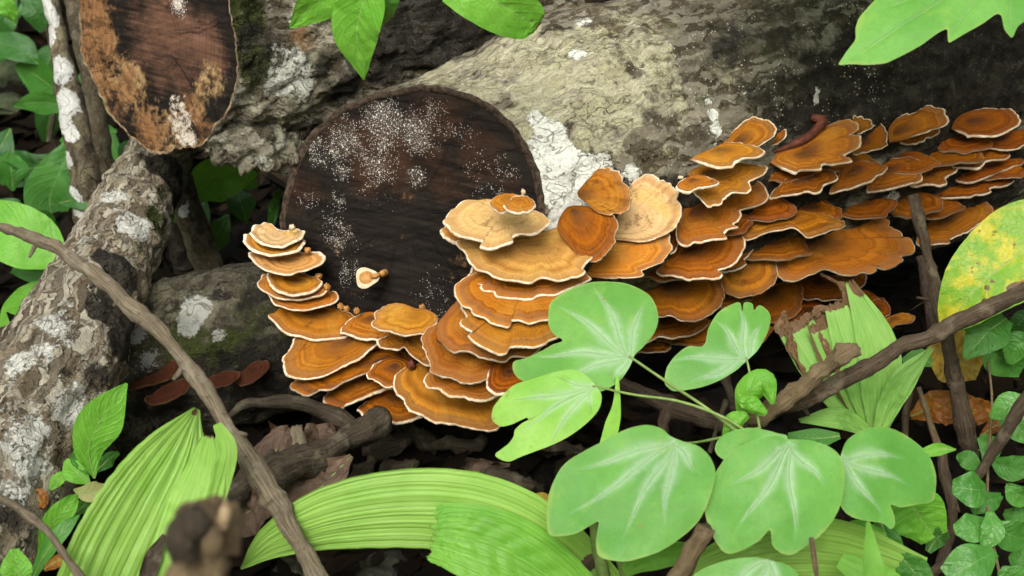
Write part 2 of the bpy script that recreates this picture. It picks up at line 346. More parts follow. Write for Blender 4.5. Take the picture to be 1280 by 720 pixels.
def stick_mat(name, a, b, c=(.28, .24, .18), spot=.3, sc=1.0):
    s = NT(name); p = s.pos(); l = s.attr('along'); an = s.attr('ang')
    fb = s.noise(s.comb(s.math('MULTIPLY', l, 26), s.math('MULTIPLY', an, 7)), 1.0 * sc, 5, .65); n1 = s.noise(p, 40, 4, .6); n2 = s.noise(p, 170, 3, .6)
    col = s.mix(s.step(fb, .32, .68), a, b); col = s.mix(s.math('MULTIPLY', s.step(n1, .52, .68), spot), col, c)
    col = s.mix(s.math('MULTIPLY', s.step(n2, .6, .7), .5), col, (.03, .022, .016))
    col = s.mix(s.step(s.math('ADD', s.attr('brown'), s.math('MULTIPLY', s.math('SUBTRACT', n1, .5), .8)), .4, .6), col, (.022, .016, .012))
    return s.done(col, .8, s.bump(s.math('ADD', s.math('MULTIPLY', fb, .6), s.math('ADD', n1, s.math('MULTIPLY', n2, .7))), .0045, .9), .2)
def plain_mat(name, a, b, scale=60, rough=.7, bump=.002, spec=.25, trans=None):
    s = NT(name); p = s.pos(); n = s.noise(p, scale, 5, .6)
    return s.done(s.mix(s.step(n, .3, .7), a, b), rough, s.bump(n, bump, .8), spec, trans)
def soil_mat():
    s = NT('forest_soil'); p = s.pos(); n = s.noise(p, 30, 6, .7); n2 = s.noise(p, 4, 3); v = s.noise(p, 120, 4, .7)
    col = s.mix(s.step(n, .3, .7), (.004, .003, .002), (.018, .012, .008)); col = s.mix(s.math('MULTIPLY', s.step(n2, .5, .7), .5), col, (.04, .022, .011))
    return s.done(col, .9, s.bump(s.math('ADD', n, s.math('MULTIPLY', v, .5)), .02, 1), .2)
def litter_mat():
    s = NT('leaf_litter'); t = s.attr('tone'); p = s.pos(); n = s.noise(p, 70, 4, .6)
    x = s.n('ValToRGB'); s.put(x.inputs[0], t); e = x.color_ramp.elements
    e[0].position = 0; e[0].color = (.004, .003, .002, 1); e[1].position = 1; e[1].color = (.075, .036, .013, 1)
    a = e.new(.5); a.color = (.014, .009, .005, 1); a = e.new(.85); a.color = (.042, .026, .014, 1)
    return s.done(s.mix(s.step(n, .35, .7), s.mix(.6, x.outputs[0], (.006, .004, .003)), x.outputs[0]), .6, s.bump(n, .002, .8), .08)

M = {}
M['bark'] = bark_mat('log_bark', (.115, .092, .052), (.034, .028, .017), (.53, .51, .32), (.82, .82, .74), .55, crs=.9, crd=.65, flake=.28)
M['bark_up'] = bark_mat('upper_log_bark', (.19, .155, .095), (.06, .05, .03), (.36, .35, .25), (.64, .64, .55), 1.5, crs=.8, crd=.7, flake=.4)
M['bark_low'] = bark_mat('lower_log_bark', (.08, .07, .045), (.022, .018, .012), (.16, .15, .1), (.46, .46, .41), 1.2)
M['bark_lean'] = bark_mat('leaning_trunk_bark', (.45, .36, .24), (.19, .145, .09), (.55, .50, .36), (.80, .79, .71), 1.4, crs=.55, crd=.5, flake=.75)
M['bark_thin'] = bark_mat('sapling_bark', (.15, .12, .07), (.06, .045, .028), (.2, .18, .1), (.70, .70, .66), .7)
M['rim_bark'] = plain_mat('cut_bark_edge', (.025, .018, .013), (.11, .078, .055), 210, .9, .0012, .08)
M['cut'] = cut_mat('cut_wood'); M['cut_up'] = cut_mat('weathered_cut_wood', True)
M['cap_old'] = cap_mat(True); M['cap'] = cap_mat(); M['margin'] = rim_mat(); M['pore'] = pore_mat()
M['knob'] = plain_mat('fungus_bud', (.36, .15, .03), (.56, .30, .10), 130, .75, .001)
M['palebud'] = plain_mat('pale_fungus_bud', (.62, .45, .27), (.80, .66, .46), 130, .75, .001)
M['redfungus'] = plain_mat('red_brown_flesh', (.085, .022, .012), (.21, .062, .034), 90, .5, .003, .25)
M['soil'] = soil_mat(); M['litter'] = litter_mat()
M['vine'] = vine_mat('vine_leaf', (.12, .37, .055), (.19, .48, .085))
M['vine_y'] = vine_mat('young_vine_leaf', (.26, .58, .07), (.36, .68, .11))
M['vstem'] = plain_mat('green_stalk', (.16, .26, .06), (.28, .38, .12), 90, .5, .0006)
M['pleat'] = leaf_mat('pleated_leaf', (.25, .53, .055), (.36, .65, .11), (.50, .74, .22), 5.0, kind='parallel', lat=.3, trans=.3, rough=.38)
M['pleat_p'] = leaf_mat('pale_pleated_leaf', (.17, .44, .06), (.29, .56, .11), (.44, .66, .22), 5.0, kind='parallel', lat=.6, trans=.22, rough=.42)
M['pleat_d'] = leaf_mat('torn_pleated_leaf', (.10, .36, .02), (.20, .52, .05), (.34, .60, .13), 5.0, kind='parallel', lat=.4, trans=.28, rough=.35)
M['bright'] = leaf_mat('bright_leaf', (.13, .42, .03), (.21, .54, .055), (.30, .56, .12), 9, lat=.35)
M['mid'] = leaf_mat('mid_green_leaf', (.045, .19, .022), (.08, .26, .04), (.13, .30, .07), 9, lat=.5)
M['gloss'] = leaf_mat('glossy_leaf', (.05, .21, .025), (.10, .31, .045), (.17, .36, .09), 7, lat=.45, trans=.2, rough=.32, spec=.45)
M['dim'] = leaf_mat('deep_green_leaf', (.022, .10, .015), (.045, .155, .028), (.08, .2, .05), 9, lat=.5, trans=.2)
M['yellowing'] = leaf_mat('yellowing_leaf', (.16, .42, .03), (.30, .52, .04), (.36, .50, .10), 7, lat=.3, blotch=((.72, .62, .04), .9))
M['yellow'] = leaf_mat('yellow_leaf', (.55, .36, .03), (.62, .46, .08), (.5, .36, .1), 7, lat=.25, blotch=((.34, .15, .02), .75))
M['olive'] = leaf_mat('tan_leaf', (.34, .36, .12), (.46, .44, .18), (.5, .46, .25), 6, lat=.2)
M['orange'] = leaf_mat('orange_dead_leaf', (.26, .085, .01), (.40, .17, .02), (.3, .13, .03), 7, lat=.3, blotch=((.12, .04, .01), .6), trans=.15)
M['dead'] = leaf_mat('brown_dead_leaf', (.09, .056, .036), (.20, .13, .085), (.14, .09, .055), 7, lat=.5, blotch=((.05, .03, .02), .6), trans=.08, rough=.6)
M['stick'] = stick_mat('grey_brown_stick', (.10, .078, .048), (.30, .245, .165), (.40, .36, .27), .45)
M['stick_d'] = stick_mat('dark_stick', (.028, .021, .014), (.095, .075, .05), (.22, .19, .13), .45)
M['stick_r'] = stick_mat('red_brown_stick', (.05, .035, .022), (.155, .112, .072), (.27, .22, .15), .5)
M['stick_p'] = stick_mat('purple_brown_root', (.05, .032, .024), (.13, .09, .065), (.2, .15, .11), .4)
M['stick_t'] = stick_mat('tan_twig', (.12, .085, .045), (.25, .18, .10), (.3, .24, .14), .3)
M['rock'] = plain_mat('mossy_stone', (.02, .028, .012), (.07, .085, .04), 35, .9, .01)
M['rim2'] = plain_mat('weathered_bark_edge', (.07, .045, .025), (.34, .25, .15), 110, .9, .004, .1)
M['rock_d'] = plain_mat('wet_dark_stone', (.012, .011, .008), (.05, .048, .03), 45, .5, .008)
M['woodend'] = plain_mat('broken_wood', (.25, .17, .09), (.45, .34, .2), 160, .8, .002)
# ------------------------------------------------------------------ ground
def gz(x, y): return .03 * noise.noise(Vector((x * 2.2, y * 2.2, 0))) + .015 * noise.noise(Vector((x * 7, y * 7, 3)))
def ground():
    def axis(lo, hi, c0, c1, n):
        return np.concatenate([np.array([lo, lo * .5, lo * .2]) + c0, np.linspace(c0, c1, n), np.array([hi * .2, hi * .5, hi]) + c1])
    xs = axis(-90, 90, -2.2, 2.6, 110); ys = axis(-90, 140, .3, 4.8, 110)
    V = np.array([(x, y, gz(x, y) - .012) for x in xs for y in ys])
    o = mesh_obj('ground', V, grid_faces(len(xs), len(ys)), M['soil']); o['kind'] = 'structure'
    # fallen leaves too many and small to tell apart
    vs_, fs, tn = [], [], []
    rng = np.random.RandomState(3)
    for i in range(5200):
        x = rng.uniform(-1.3, 1.7); y = rng.uniform(.9, 3.9); L = rng.uniform(.014, .06) * (1.0 if y < 2.4 else 1.4); W = L * rng.uniform(.28, .5); a = rng.uniform(0, 6.28)
        tl = rng.normal(0, .35); cu = rng.uniform(-.5, .7); z = gz(x, y) + rng.uniform(0, .018); k = len(vs_)
        ca, sa = math.cos(a), math.sin(a)
        for (u, v) in ((-1, 0), (-.5, .8), (-.5, -.8), (-.45, 0), (.2, 1), (.2, -1), (.2, 0), (1.1, 0)):
            lx, ly = u * L, v * W; lz = cu * (abs(v) * W * .7 + u * u * L * .35) + tl * lx
            vs_.append((x + lx * ca - ly * sa, y + lx * sa + ly * ca, max(z + lz, gz(x, y) - .004)))
        fs += [(k, k + 3, k + 1), (k, k + 2, k + 3), (k + 1, k + 3, k + 6, k + 4), (k + 3, k + 2, k + 5, k + 6), (k + 4, k + 6, k + 7), (k + 6, k + 5, k + 7)]
        tn += [rng.beta(1.3, 2.6)] * 8
    o = mesh_obj('leaf_litter', vs_, fs, M['litter'], attrs={'tone': tn})
    tag(o, 'dark rotting leaf litter covering the forest floor', 'leaf litter', kind='stuff')
ground()

def forest():
    # the wood all round, out of view: added to block low sky light, open above
    rng = np.random.RandomState(5); V, f = [], []
    for i in range(7000):
        a = rng.uniform(0, 6.283); r = rng.uniform(4.6, 8.5); z = rng.uniform(0, 4.2) ; L = rng.uniform(.15, .42); k = len(V)
        c_ = np.array((.2 + r * math.cos(a), 1.7 + r * math.sin(a), z)); u = unit(rng.normal(size=3)); v = unit(np.cross(u, rng.normal(size=3)))
        V += [c_ - u * L, c_ + v * L * .4, c_ + u * L, c_ - v * L * .4]; f.append((k, k + 1, k + 2, k + 3))
    o = mesh_obj('unseen_forest_ring', V, f, M['dim'], None, {'lu': np.tile([0, .5, 1, .5], 7000), 'lv': np.tile([0, 1, 0, -1], 7000), 'brown': np.zeros(28000)})
    tag(o, 'unseen ring of forest leaves added to block low sky light', 'forest', kind='stuff')
forest()
# ------------------------------------------------------------------ logs
BLOBK = ('pale', 'white', 'moss', 'dark', 'rust', 'speck')
def masks(V, blobs, base):
    """lichen, moss, rot and painted shade patches: each is centred on a place on the bark and fades with distance along it"""
    out = {k: np.full(len(V), base.get(k, 0.0)) for k in BLOBK}
    for k, c, r, s_ in blobs:
        d = np.linalg.norm(V - c, axis=1); f = 1 - sst(.45 * r, 1.15 * r, d)
        out[k] = np.maximum(out[k], f * s_) if s_ > 0 else out[k] * (1 - f)
    return out
def tube(cs, rs, n_u, n_v, disp=.0, dsc=30, seed=0, oct=4, lump=0.0, flute=0):
    """tapered limb through centres cs with radii rs"""
    c = crom_u(cs, n_u); r = crom_u(rs, n_u)[:, 0]
    T = np.gradient(c, axis=0); T /= np.linalg.norm(T, axis=1)[:, None]
    up = np.array((0, 0, 1.0)) if abs(T[0][2]) < .9 else np.array((1.0, 0, 0))
    V, al, an, cen = [], [], [], []
    n0 = unit(np.cross(T[0], up)); acc = 0
    for i in range(n_u):
        n0 = unit(n0 - T[i] * np.dot(n0, T[i])); b0 = np.cross(T[i], n0)
        if i: acc += np.linalg.norm(c[i] - c[i - 1])
        a = np.linspace(0, 2 * math.pi, n_v, endpoint=False)
        ring = c[i] + r[i] * (np.cos(a)[:, None] * n0 + np.sin(a)[:, None] * b0)
        V.append(ring); al += [acc] * n_v; an += list(np.minimum(a, 2 * math.pi - a)); cen += [c[i]] * n_v
    V = np.vstack(V); cen = np.array(cen)
    if disp or lump:
        d = (fbma(V, dsc, oct, seed * 3.1) * disp if disp else 0) + (fbma(V, 5.5, 2, seed * 1.3 + 9) * lump if lump else 0)
        nrm = V - cen; nrm /= np.linalg.norm(nrm, axis=1)[:, None] + 1e-9
        V = V + nrm * np.asarray(d)[:, None]
    return V, np.array(al), np.array(an), c, T, r
def cap_fan(V, ring, c, faces, flip=False):
    k = len(V); V = np.vstack([V, c[None]]); n = len(ring)
    for j in range(n):
        f = (ring[j], ring[(j + 1) % n], k); faces.append(f[::-1] if flip else f)
    return V
def cut_log(name, label, E, G, r_prof, cutn, mats, blobs_px, base, face_masks, nu=150, nv=210, disp=.006, lump=.02, rimw=.07, L=None, recess=.004, seed=1, irr=1.0):
    """a sawn log: bark sleeve, ring of cut bark and the sawn face"""
    E = np.array(E); G = np.array(G); a = unit(G - E); L = np.linalg.norm(G - E)
    u = -unit(np.cross(a, (0, 0, 1))); v = np.cross(u, a)
    if v[2] < 0: v = -v
    cutn = unit(cutn); th = np.linspace(0, 2 * math.pi, nv, endpoint=False)
    s_ = np.concatenate([np.linspace(0, .5, int(nu * .7)) ** 1.15, np.linspace(.5 ** 1.15 + .01, 1, nu - int(nu * .7))]) * L
    V = []
    r0 = np.interp(0, *r_prof)
    wob = np.array([1 + .06 * (irr - 1) * noise.noise(Vector((math.cos(t) * 2.6, math.sin(t) * 2.6, 4.4))) + .010 * irr * noise.noise(Vector((math.cos(t) * 19, math.sin(t) * 19, seed + 3))) + .04 * noise.noise(Vector((math.cos(t) * 1.6, math.sin(t) * 1.6, seed * 7.7))) + .012 * noise.noise(Vector((math.cos(t) * 7, math.sin(t) * 7, seed))) for t in th])
    dirs = np.cos(th)[:, None] * u + np.sin(th)[:, None] * v
    start = -(r0 * wob) * (dirs @ cutn) / np.dot(a, cutn)            # where each fibre meets the saw plane
    for s0 in s_:
        s1 = start + (L - start) * (s0 / L); r = np.interp(s1, *r_prof) * wob
        V.append(E + s1[:, None] * a + r[:, None] * dirs)
    V = np.vstack(V); n_u = len(s_)
    edge = V[:nv].copy()
    fade = np.repeat(sst(0, .02, s_) * .85 + .15, nv)
    axp = E + ((V - E) @ a)[:, None] * a; nr = V - axp; nr /= np.linalg.norm(nr, axis=1)[:, None]
    d = fbma(V, 38, 5, seed * 3.3) * disp + fbma(V, 5, 2, seed) * lump * np.repeat(sst(0, .12, s_), nv)
    rid = np.array([abs(noise.noise(Vector((p[0] * 16, p[1] * 16, p[2] * 50)))) for p in V]); d -= (1 - sst(0, .12, rid)) * disp * .45
    Vd = V + nr * (d * fade)[:, None]
    bvh = BVHTree.FromPolygons([Vector(p) for p in V], grid_faces(n_u, nv, True))
    bl = []
    for k, px, py, rp, st in blobs_px:
        h = bvh.ray_cast(Vector(CAM), Vector(unit(ray(px, py))))
        if h[0] is None: continue
        dd = float(np.dot(np.array(h[0]) - CAM, FW)); bl.append((k, np.array(h[0]), rp * dd / F, st))
    t = thing(name, label, 'log', E - np.array((0, 0, E[2])))
    mk = masks(V, bl, base); tt = np.tile(np.minimum(th, 2 * math.pi - th), n_u) * np.mean(r_prof[1]); mk['lc'] = np.stack([(V - E) @ a, tt, 0 * tt], 1)
    mesh_obj('bark', Vd, grid_faces(n_u, nv, True, True), mats[0], t, mk)
    # ring of cut bark, a little proud of the wood
    ev = Vd[:nv]; c0 = ev.mean(0)
    inn = 1 - rimw * (1 + .35 * np.array([noise.noise(Vector((math.cos(q) * 3, math.sin(q) * 3, seed + 5))) for q in th]))
    rings = [(1.0, 0.0), (.994, .0001), (.985, .0002), (None, -.0004), (None, -recess - .002)]
    RV = []
    for q, (f, h) in enumerate(rings):
        ff = np.full(nv, f) if f else inn - (0.004 if q == 4 else 0)
        p = c0 + (ev - c0) * ff[:, None] + cutn * h
        if q in (1, 2, 3): p = p + cutn * (fbma(p, 160, 4, 2) * .0007)[:, None]
        RV.append(p)
    mesh_obj('bark_rim', np.vstack(RV), grid_faces(5, nv, True, False), mats[1], t)
    # sawn face
    nr_ = 70; FV = []; rr = np.linspace(0.002, 1, nr_)
    for q in rr: FV.append(c0 + (ev - c0) * (inn * q)[:, None] - cutn * recess)
    FV = np.vstack(FV); e1 = unit(np.cross((0, 0, 1), cutn)); e2 = np.cross(cutn, e1)
    fc = np.stack([(FV - c0) @ e1, (FV - c0) @ e2, np.zeros(len(FV))], 1)
    hh = fbma(FV, 24, 4, 4) * .0026 + np.array([noise.noise(Vector((p[0] * 12 + p[1] * 5, (p[1] - .42 * p[0]) * 170, 0))) for p in fc]) * .0009
    FV = FV + cutn * (hh * np.repeat(sst(1.0, .96, rr), nv))[:, None]
    at = {'fc': fc}
    for k in ('red', 'tan', 'orange', 'white', 'dust'): at[k] = np.zeros(len(FV))
    for k, px, py, rp, st in face_masks:
        q = on_plane(px, py, c0, cutn); dd = float(np.dot(q - CAM, FW)); d2 = np.linalg.norm(FV - q, axis=1); r2 = rp * dd / F
        at[k] = np.maximum(at[k], st * (1 - sst(.3 * r2, 1.2 * r2, d2))) if st > 0 else at[k] * sst(.3 * r2, 1.2 * r2, d2)
    mesh_obj('cut_face', FV, grid_faces(nr_, nv, True, False), mats[2], t, at)
    return t, bvh, c0, cutn

TOCAM = -ray(503, 268); TOCAM = unit(TOCAM)
E1 = P(505, 272, 1.66); G1 = P(1420, 10, 2.28); a1 = unit(G1 - E1)
cut1 = unit(unit(-a1) * .95 + TOCAM)
L1_ = np.linalg.norm(G1 - E1)
prof1 = (np.array([-.2, 0, .10, .22, .45, .8, 1.4]), np.array([.150, .150, .162, .186, .215, .25, .28]))
b1 = []
for x, y, r, s_ in ((560, 90, 70, .75), (640, 70, 80, .8), (720, 60, 70, .75), (600, 110, 45, .7), (690, 110, 80, .85), (650, 160, 45, .8), (760, 120, 70, .75), (800, 60, 70, .5), (740, 180, 60, .65), (820, 110, 60, .55), (790, 20, 50, .5), (860, 60, 50, .38), (660, 200, 40, .7), (850, 180, 40, .45), (905, 90, 25, .6)):
    b1.append(('pale', x, y, r, s_))
for x, y, r, s_ in ((690, 175, 26, .8), (705, 200, 26, .85), (700, 235, 30, .9), (735, 215, 26, .8), (722, 245, 26, .8), (690, 215, 30, .9), (680, 185, 22, .8), (712, 265, 26, .9), (752, 205, 18, .7), (670, 150, 14, .6), (745, 235, 24, .8), (700, 285, 24, .8), (676, 158, 14, .7), (788, 218, 16, .55), (884, 128, 6, .6), (887, 145, 8, .65), (889, 163, 10, .7), (889, 180, 6, .6), (1023, 112, 5, .5), (1021, 124, 6, .5), (730, 30, 14, .45), (722, 70, 12, .5), (1110, 255, 24, .55), (750, 6, 12, .4)):
    b1.append(('white', x, y, r * 1.25, s_ * 1.12))
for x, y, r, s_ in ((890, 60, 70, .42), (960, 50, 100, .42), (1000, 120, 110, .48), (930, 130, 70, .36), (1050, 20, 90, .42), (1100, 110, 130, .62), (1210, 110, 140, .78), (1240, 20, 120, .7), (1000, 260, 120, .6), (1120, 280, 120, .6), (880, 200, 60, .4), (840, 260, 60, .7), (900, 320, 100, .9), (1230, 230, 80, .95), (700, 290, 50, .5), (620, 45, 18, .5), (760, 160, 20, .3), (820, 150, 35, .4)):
    b1.append(('dark', x, y, r, s_ * (1.2 if x > 780 else 1.0)))  # dark bark, with overhang shade painted in at the right
for x, y, r, s_ in ((1052, 130, 12, .55), (840, 40, 25, .35), (1190, 110, 40, .4), (470, 112, 34, .62), (530, 72, 34, .55), (600, 45, 30, .5), (800, 190, 30, .4), (950, 60, 40, .45), (870, 130, 26, .4), (1000, 20, 40, .4), (1240, 110, 50, .35)):
    b1.append(('moss', x, y, r, s_))
for x, y, r, s_ in ((900, 90, 140, 1), (980, 100, 130, 1), (1040, 40, 110, 1), (820, 60, 90, .9), (760, 90, 60, .6), (1050, 130, 90, .9)):
    b1.append(('speck', x, y, r, s_))
f1 = [('red', 470, 190, 70, .85), ('red', 540, 160, 60, .7), ('red', 600, 190, 50, .75), ('red', 560, 230, 40, .5), ('red', 375, 240, 40, .6), ('red', 420, 170, 40, .6), ('red', 640, 225, 30, .5), ('red', 640, 330, 30, .3),
      ('dust', 430, 180, 45, .62), ('dust', 480, 160, 50, .70), ('dust', 520, 165, 45, .68), ('dust', 470, 200, 45, .62), ('dust', 400, 190, 32, .6), ('dust', 545, 150, 35, .55), ('dust', 585, 170, 28, .42), ('dust', 520, 222, 22, .6), ('dust', 425, 215, 22, .6), ('dust', 420, 290, 36, .52), ('dust', 420, 255, 20, .5), ('dust', 440, 340, 40, .36), ('dust', 540, 375, 45, .33), ('dust', 610, 215, 45, .32), ('dust', 380, 250, 26, .36), ('dust', 470, 230, 40, .36), ('dust', 640, 215, 20, .4)]
log1, bvh1, c1_, _ = cut_log('fallen_log', 'thick fallen log with dark sawn end carrying the orange bracket fungi', E1, G1, prof1, cut1, (M['bark'], M['rim_bark'], M['cut']), b1, {'speck': .15, 'moss': .10}, f1, 190, 300, .0045, .016, .048, recess=.0012)

E2 = P(193, 44, 1.70); G2 = P(640, 10, 2.05); a2 = unit(G2 - E2)
cut2 = unit(unit(-a2) * 1.0 + unit(-ray(193, 44)) * .30)
prof2 = (np.array([-.2, 0, .15, .3, .6]), np.array([.140, .140, .148, .155, .165]))
b2 = [('moss', 310, 20, 45, .8), ('moss', 320, 80, 40, .75), ('moss', 345, 75, 30, .5), ('moss', 305, 60, 25, .7), ('dark', 330, 60, 60, .6), ('dark', 410, 90, 40, .5), ('dark', 430, 120, 40, .5), ('dark', 480, 50, 70, 1.4), ('dark', 540, 20, 80, 1.6), ('dark', 600, 10, 70, 1.6), ('dark', 430, 110, 30, .8), ('pale', 345, 95, 40, .75), ('pale', 300, 130, 40, .6), ('pale', 380, 70, 30, .6), ('white', 360, 85, 36, .85), ('white', 375, 102, 24, .8), ('white', 345, 105, 22, .7), ('pale', 350, 150, 60, .7), ('pale', 400, 20, 60, .6), ('white', 300, 120, 16, .6), ('white', 270, 160, 20, .6), ('moss', 365, 60, 14, .5), ('white', 345, 62, 12, .6), ('white', 365, 20, 14, .5), ('white', 300, 160, 22, .5), ('white', 320, 185, 20, .45), ('rust', 385, 45, 30, .6), ('rust', 340, 160, 40, .5), ('rust', 300, 175, 40, .4), ('pale', 410, 30, 30, .5), ('pale', 310, 185, 40, .6), ('white', 340, 170, 16, .45)]  # strongest dark spots are the crotch shadow painted into the bark
f2 = [('orange', 115, 60, 75, 0.70), ('orange', 110, 20, 50, 0.70), ('orange', 150, 110, 62, 0.55), ('orange', 185, 165, 62, 0.62), ('orange', 275, 70, 27, 0.39), ('orange', 130, 90, 50, 0.62), ('tan', 130, 55, 48, 0.47), ('tan', 150, 95, 42, 0.64), ('tan', 165, 125, 42, 0.55), ('tan', 200, 150, 42, 0.51), ('tan', 255, 110, 26, 0.64), ('tan', 250, 135, 26, 0.55), ('tan', 170, 100, 26, 0.59), ('red', 210, 50, 100, .7), ('red', 260, 60, 50, .8), ('white', 225, 155, 34, .7), ('white', 222, 130, 24, .65), ('white', 235, 175, 26, .75), ('tan', 215, 170, 60, 0.59), ('tan', 120, 100, 48, 0.51), ('tan', 265, 105, 36, 0.68), ('orange', 240, 165, 62, 0.55), ('tan', 110, 40, 36, 0.51), ('white', 222, 3, 14, .8), ('white', 265, 85, 8, .5), ('dust', 222, 6, 20, .8), ('tan', 230, 170, 30, 0.42)]
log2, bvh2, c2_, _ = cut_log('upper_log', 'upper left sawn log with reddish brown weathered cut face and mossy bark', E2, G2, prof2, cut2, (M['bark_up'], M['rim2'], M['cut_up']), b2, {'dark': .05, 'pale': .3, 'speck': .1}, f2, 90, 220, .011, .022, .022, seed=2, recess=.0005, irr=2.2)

def limb(name, label, cat, cs, rs, mat, blobs_px, base, nu=90, nv=90, disp=.005, lump=.012, seed=3, part='bark', group=None, dsc=34):
    V, al, an, c, T, r = tube(cs, rs, nu, nv, 0); fl = grid_faces(nu, nv, True, True)
    bvh = BVHTree.FromPolygons([Vector(p) for p in V], fl); bl = []
    for k, px, py, rp, st in blobs_px:
        h = bvh.ray_cast(Vector(CAM), Vector(unit(ray(px, py))))
        if h[0] is None: continue
        dd = float(np.dot(np.array(h[0]) - CAM, FW)); bl.append((k, np.array(h[0]), rp * dd / F, st))
    mk = masks(V, bl, base)
    Vd, *_ = tube(cs, rs, nu, nv, disp, dsc, seed, 5, lump)
    Vd = cap_fan(Vd, list(range(nv)), c[0], fl); Vd = cap_fan(Vd, [(nu - 1) * nv + j for j in range(nv)][::-1], c[-1], fl)
    for k in mk: mk[k] = np.concatenate([mk[k], [0, 0]])
    lc = np.stack([al, an * float(np.mean(rs)), 0 * al], 1); mk['lc'] = np.vstack([lc, lc[:1], lc[-1:]])
    base_ = np.array((c[-1][0], c[-1][1], 0))
    t = thing(name, label, cat, base_, group)
    mesh_obj(part, Vd, fl, mat, t, mk)
    return t
# torn bark under the upper log
V, al, an, c_f, T_f, r_f = tube([P(246, 150, 1.74), P(275, 168, 1.715), P(310, 180, 1.71), P(345, 190, 1.72), P(372, 196, 1.75)], [.010, .026, .028, .023, .010], 90, 60, .016, 46, 3, 6, .012)
mkf = {k: np.zeros(len(V)) for k in BLOBK}; mkf['pale'] += .55; mkf['white'] += .30; mkf['rust'] += .22; mkf['lc'] = np.stack([al, an * .02, 0 * al], 1)
mesh_obj('torn_bark', V, grid_faces(90, 60, True, True), M['bark_up'], log2, mkf)
def pr(px, d): return px * d / F
# lower log lying under the big one
limb('lower_log', 'mossy grey log lying low behind the leaning trunk', 'log',
     [P(20, 500, 1.74), P(180, 462, 1.77), P(330, 425, 1.80), P(480, 395, 1.86)], [pr(92, 1.74), pr(95, 1.77), pr(100, 1.8), pr(100, 1.86)], M['bark_low'],
     [('white', 245, 385, 26, .8), ('white', 235, 405, 22, .7), ('white', 160, 415, 26, .75), ('white', 275, 420, 15, .6), ('white', 185, 452, 20, .4), ('pale', 200, 380, 40, .6), ('pale', 240, 390, 50, .6), ('moss', 230, 425, 40, .8), ('moss', 290, 440, 50, .7), ('moss', 180, 430, 40, .6), ('moss', 330, 400, 70, .5), ('moss', 200, 470, 40, .5), ('dark', 340, 380, 70, .45), ('dark', 320, 480, 90, .8), ('dark', 200, 500, 60, .6), ('rust', 180, 465, 30, .4), ('white', 190, 440, 12, .4)],
     {'moss': .2, 'dark': .25}, 120, 110, .007, .014, 4)
# leaning trunk on the left
limb('leaning_tree', 'thick leaning tree trunk with flaking grey white bark at the left edge', 'trunk',
     [P(232, 130, 2.06), P(190, 215, 1.92), P(135, 322, 1.74), P(78, 440, 1.57), P(14, 545, 1.50), P(-70, 690, 1.42)],
     [pr(46, 2.06), pr(48, 1.92), pr(56, 1.74), pr(78, 1.57), pr(98, 1.5), pr(118, 1.42)], M['bark_lean'],
     [('white', 165, 285, 30, .95), ('white', 140, 250, 24, .6), ('white', 70, 400, 40, .62), ('white', 100, 300, 30, .5), ('white', 40, 560, 60, .62), ('white', 90, 500, 40, .6), ('white', 20, 450, 30, .6), ('white', 150, 270, 18, .65), ('white', 120, 260, 10, .6), ('white', 80, 380, 20, .55), ('white', 90, 420, 30, .55), ('white', 45, 440, 30, .5), ('white', 100, 455, 20, .55), ('white', 30, 520, 45, .55), ('white', 60, 570, 40, .5), ('white', 15, 600, 50, .5), ('white', 180, 240, 14, .45), ('white', 20, 480, 20, .5),
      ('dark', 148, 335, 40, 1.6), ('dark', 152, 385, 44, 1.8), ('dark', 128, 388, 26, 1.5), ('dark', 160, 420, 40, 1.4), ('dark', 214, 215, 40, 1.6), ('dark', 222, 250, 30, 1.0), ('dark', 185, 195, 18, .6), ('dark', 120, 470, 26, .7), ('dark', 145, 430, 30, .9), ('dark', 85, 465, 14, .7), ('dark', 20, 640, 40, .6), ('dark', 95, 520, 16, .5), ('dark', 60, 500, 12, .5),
      ('moss', 190, 280, 26, .75), ('moss', 170, 310, 20, .55), ('moss', 200, 240, 20, .5), ('moss', 50, 540, 16, .45), ('rust', 90, 378, 20, .5), ('rust', 30, 430, 20, .4), ('pale', 150, 220, 40, .6), ('pale', 70, 480, 60, .55), ('pale', 40, 440, 40, .5)],
     {'pale': .45, 'white': .10}, 150, 130, .007, .012, 6, dsc=34)
limb('sapling', 'thin upright sapling stem with white bark patches beside the upper log', 'tree',
     [P(58, -30, 2.12), P(75, 60, 2.12), P(90, 140, 2.13), P(108, 240, 2.15), P(120, 330, 2.2)], [pr(14, 2.12), pr(15, 2.12), pr(17, 2.13), pr(19, 2.15), pr(20, 2.2)], M['bark_thin'],
     [('white', 50, 5, 20, 1.2), ('white', 58, 45, 16, 1.0), ('white', 56, 75, 22, 1.4), ('white', 62, 100, 24, 1.5), ('white', 68, 125, 24, 1.5), ('white', 74, 150, 24, 1.5), ('white', 88, 168, 14, 1.0), ('white', 84, 200, 14, 1.1), ('white', 92, 245, 16, 1.2), ('white', 100, 262, 14, 1.1), ('white', 72, 90, 26, .8), ('white', 82, 130, 26, .8), ('white', 64, 20, 20, .8), ('moss', 85, 30, 15, .5), ('rust', 88, 60, 20, .4)], {'pale': .45}, 90, 40, .004, .006, 8, 'trunk')
limb('slender_sapling', 'slender dim brown stem just behind the white patched sapling', 'tree',
     [P(84, -30, 2.25), P(106, 70, 2.25), P(122, 150, 2.26), P(140, 260, 2.3)], [pr(9, 2.25), pr(11, 2.25), pr(12, 2.26), pr(13, 2.3)], M['bark_thin'], [('pale', 112, 90, 14, .4)], {'dark': .3}, 60, 28, .003, .004, 9, 'trunk')
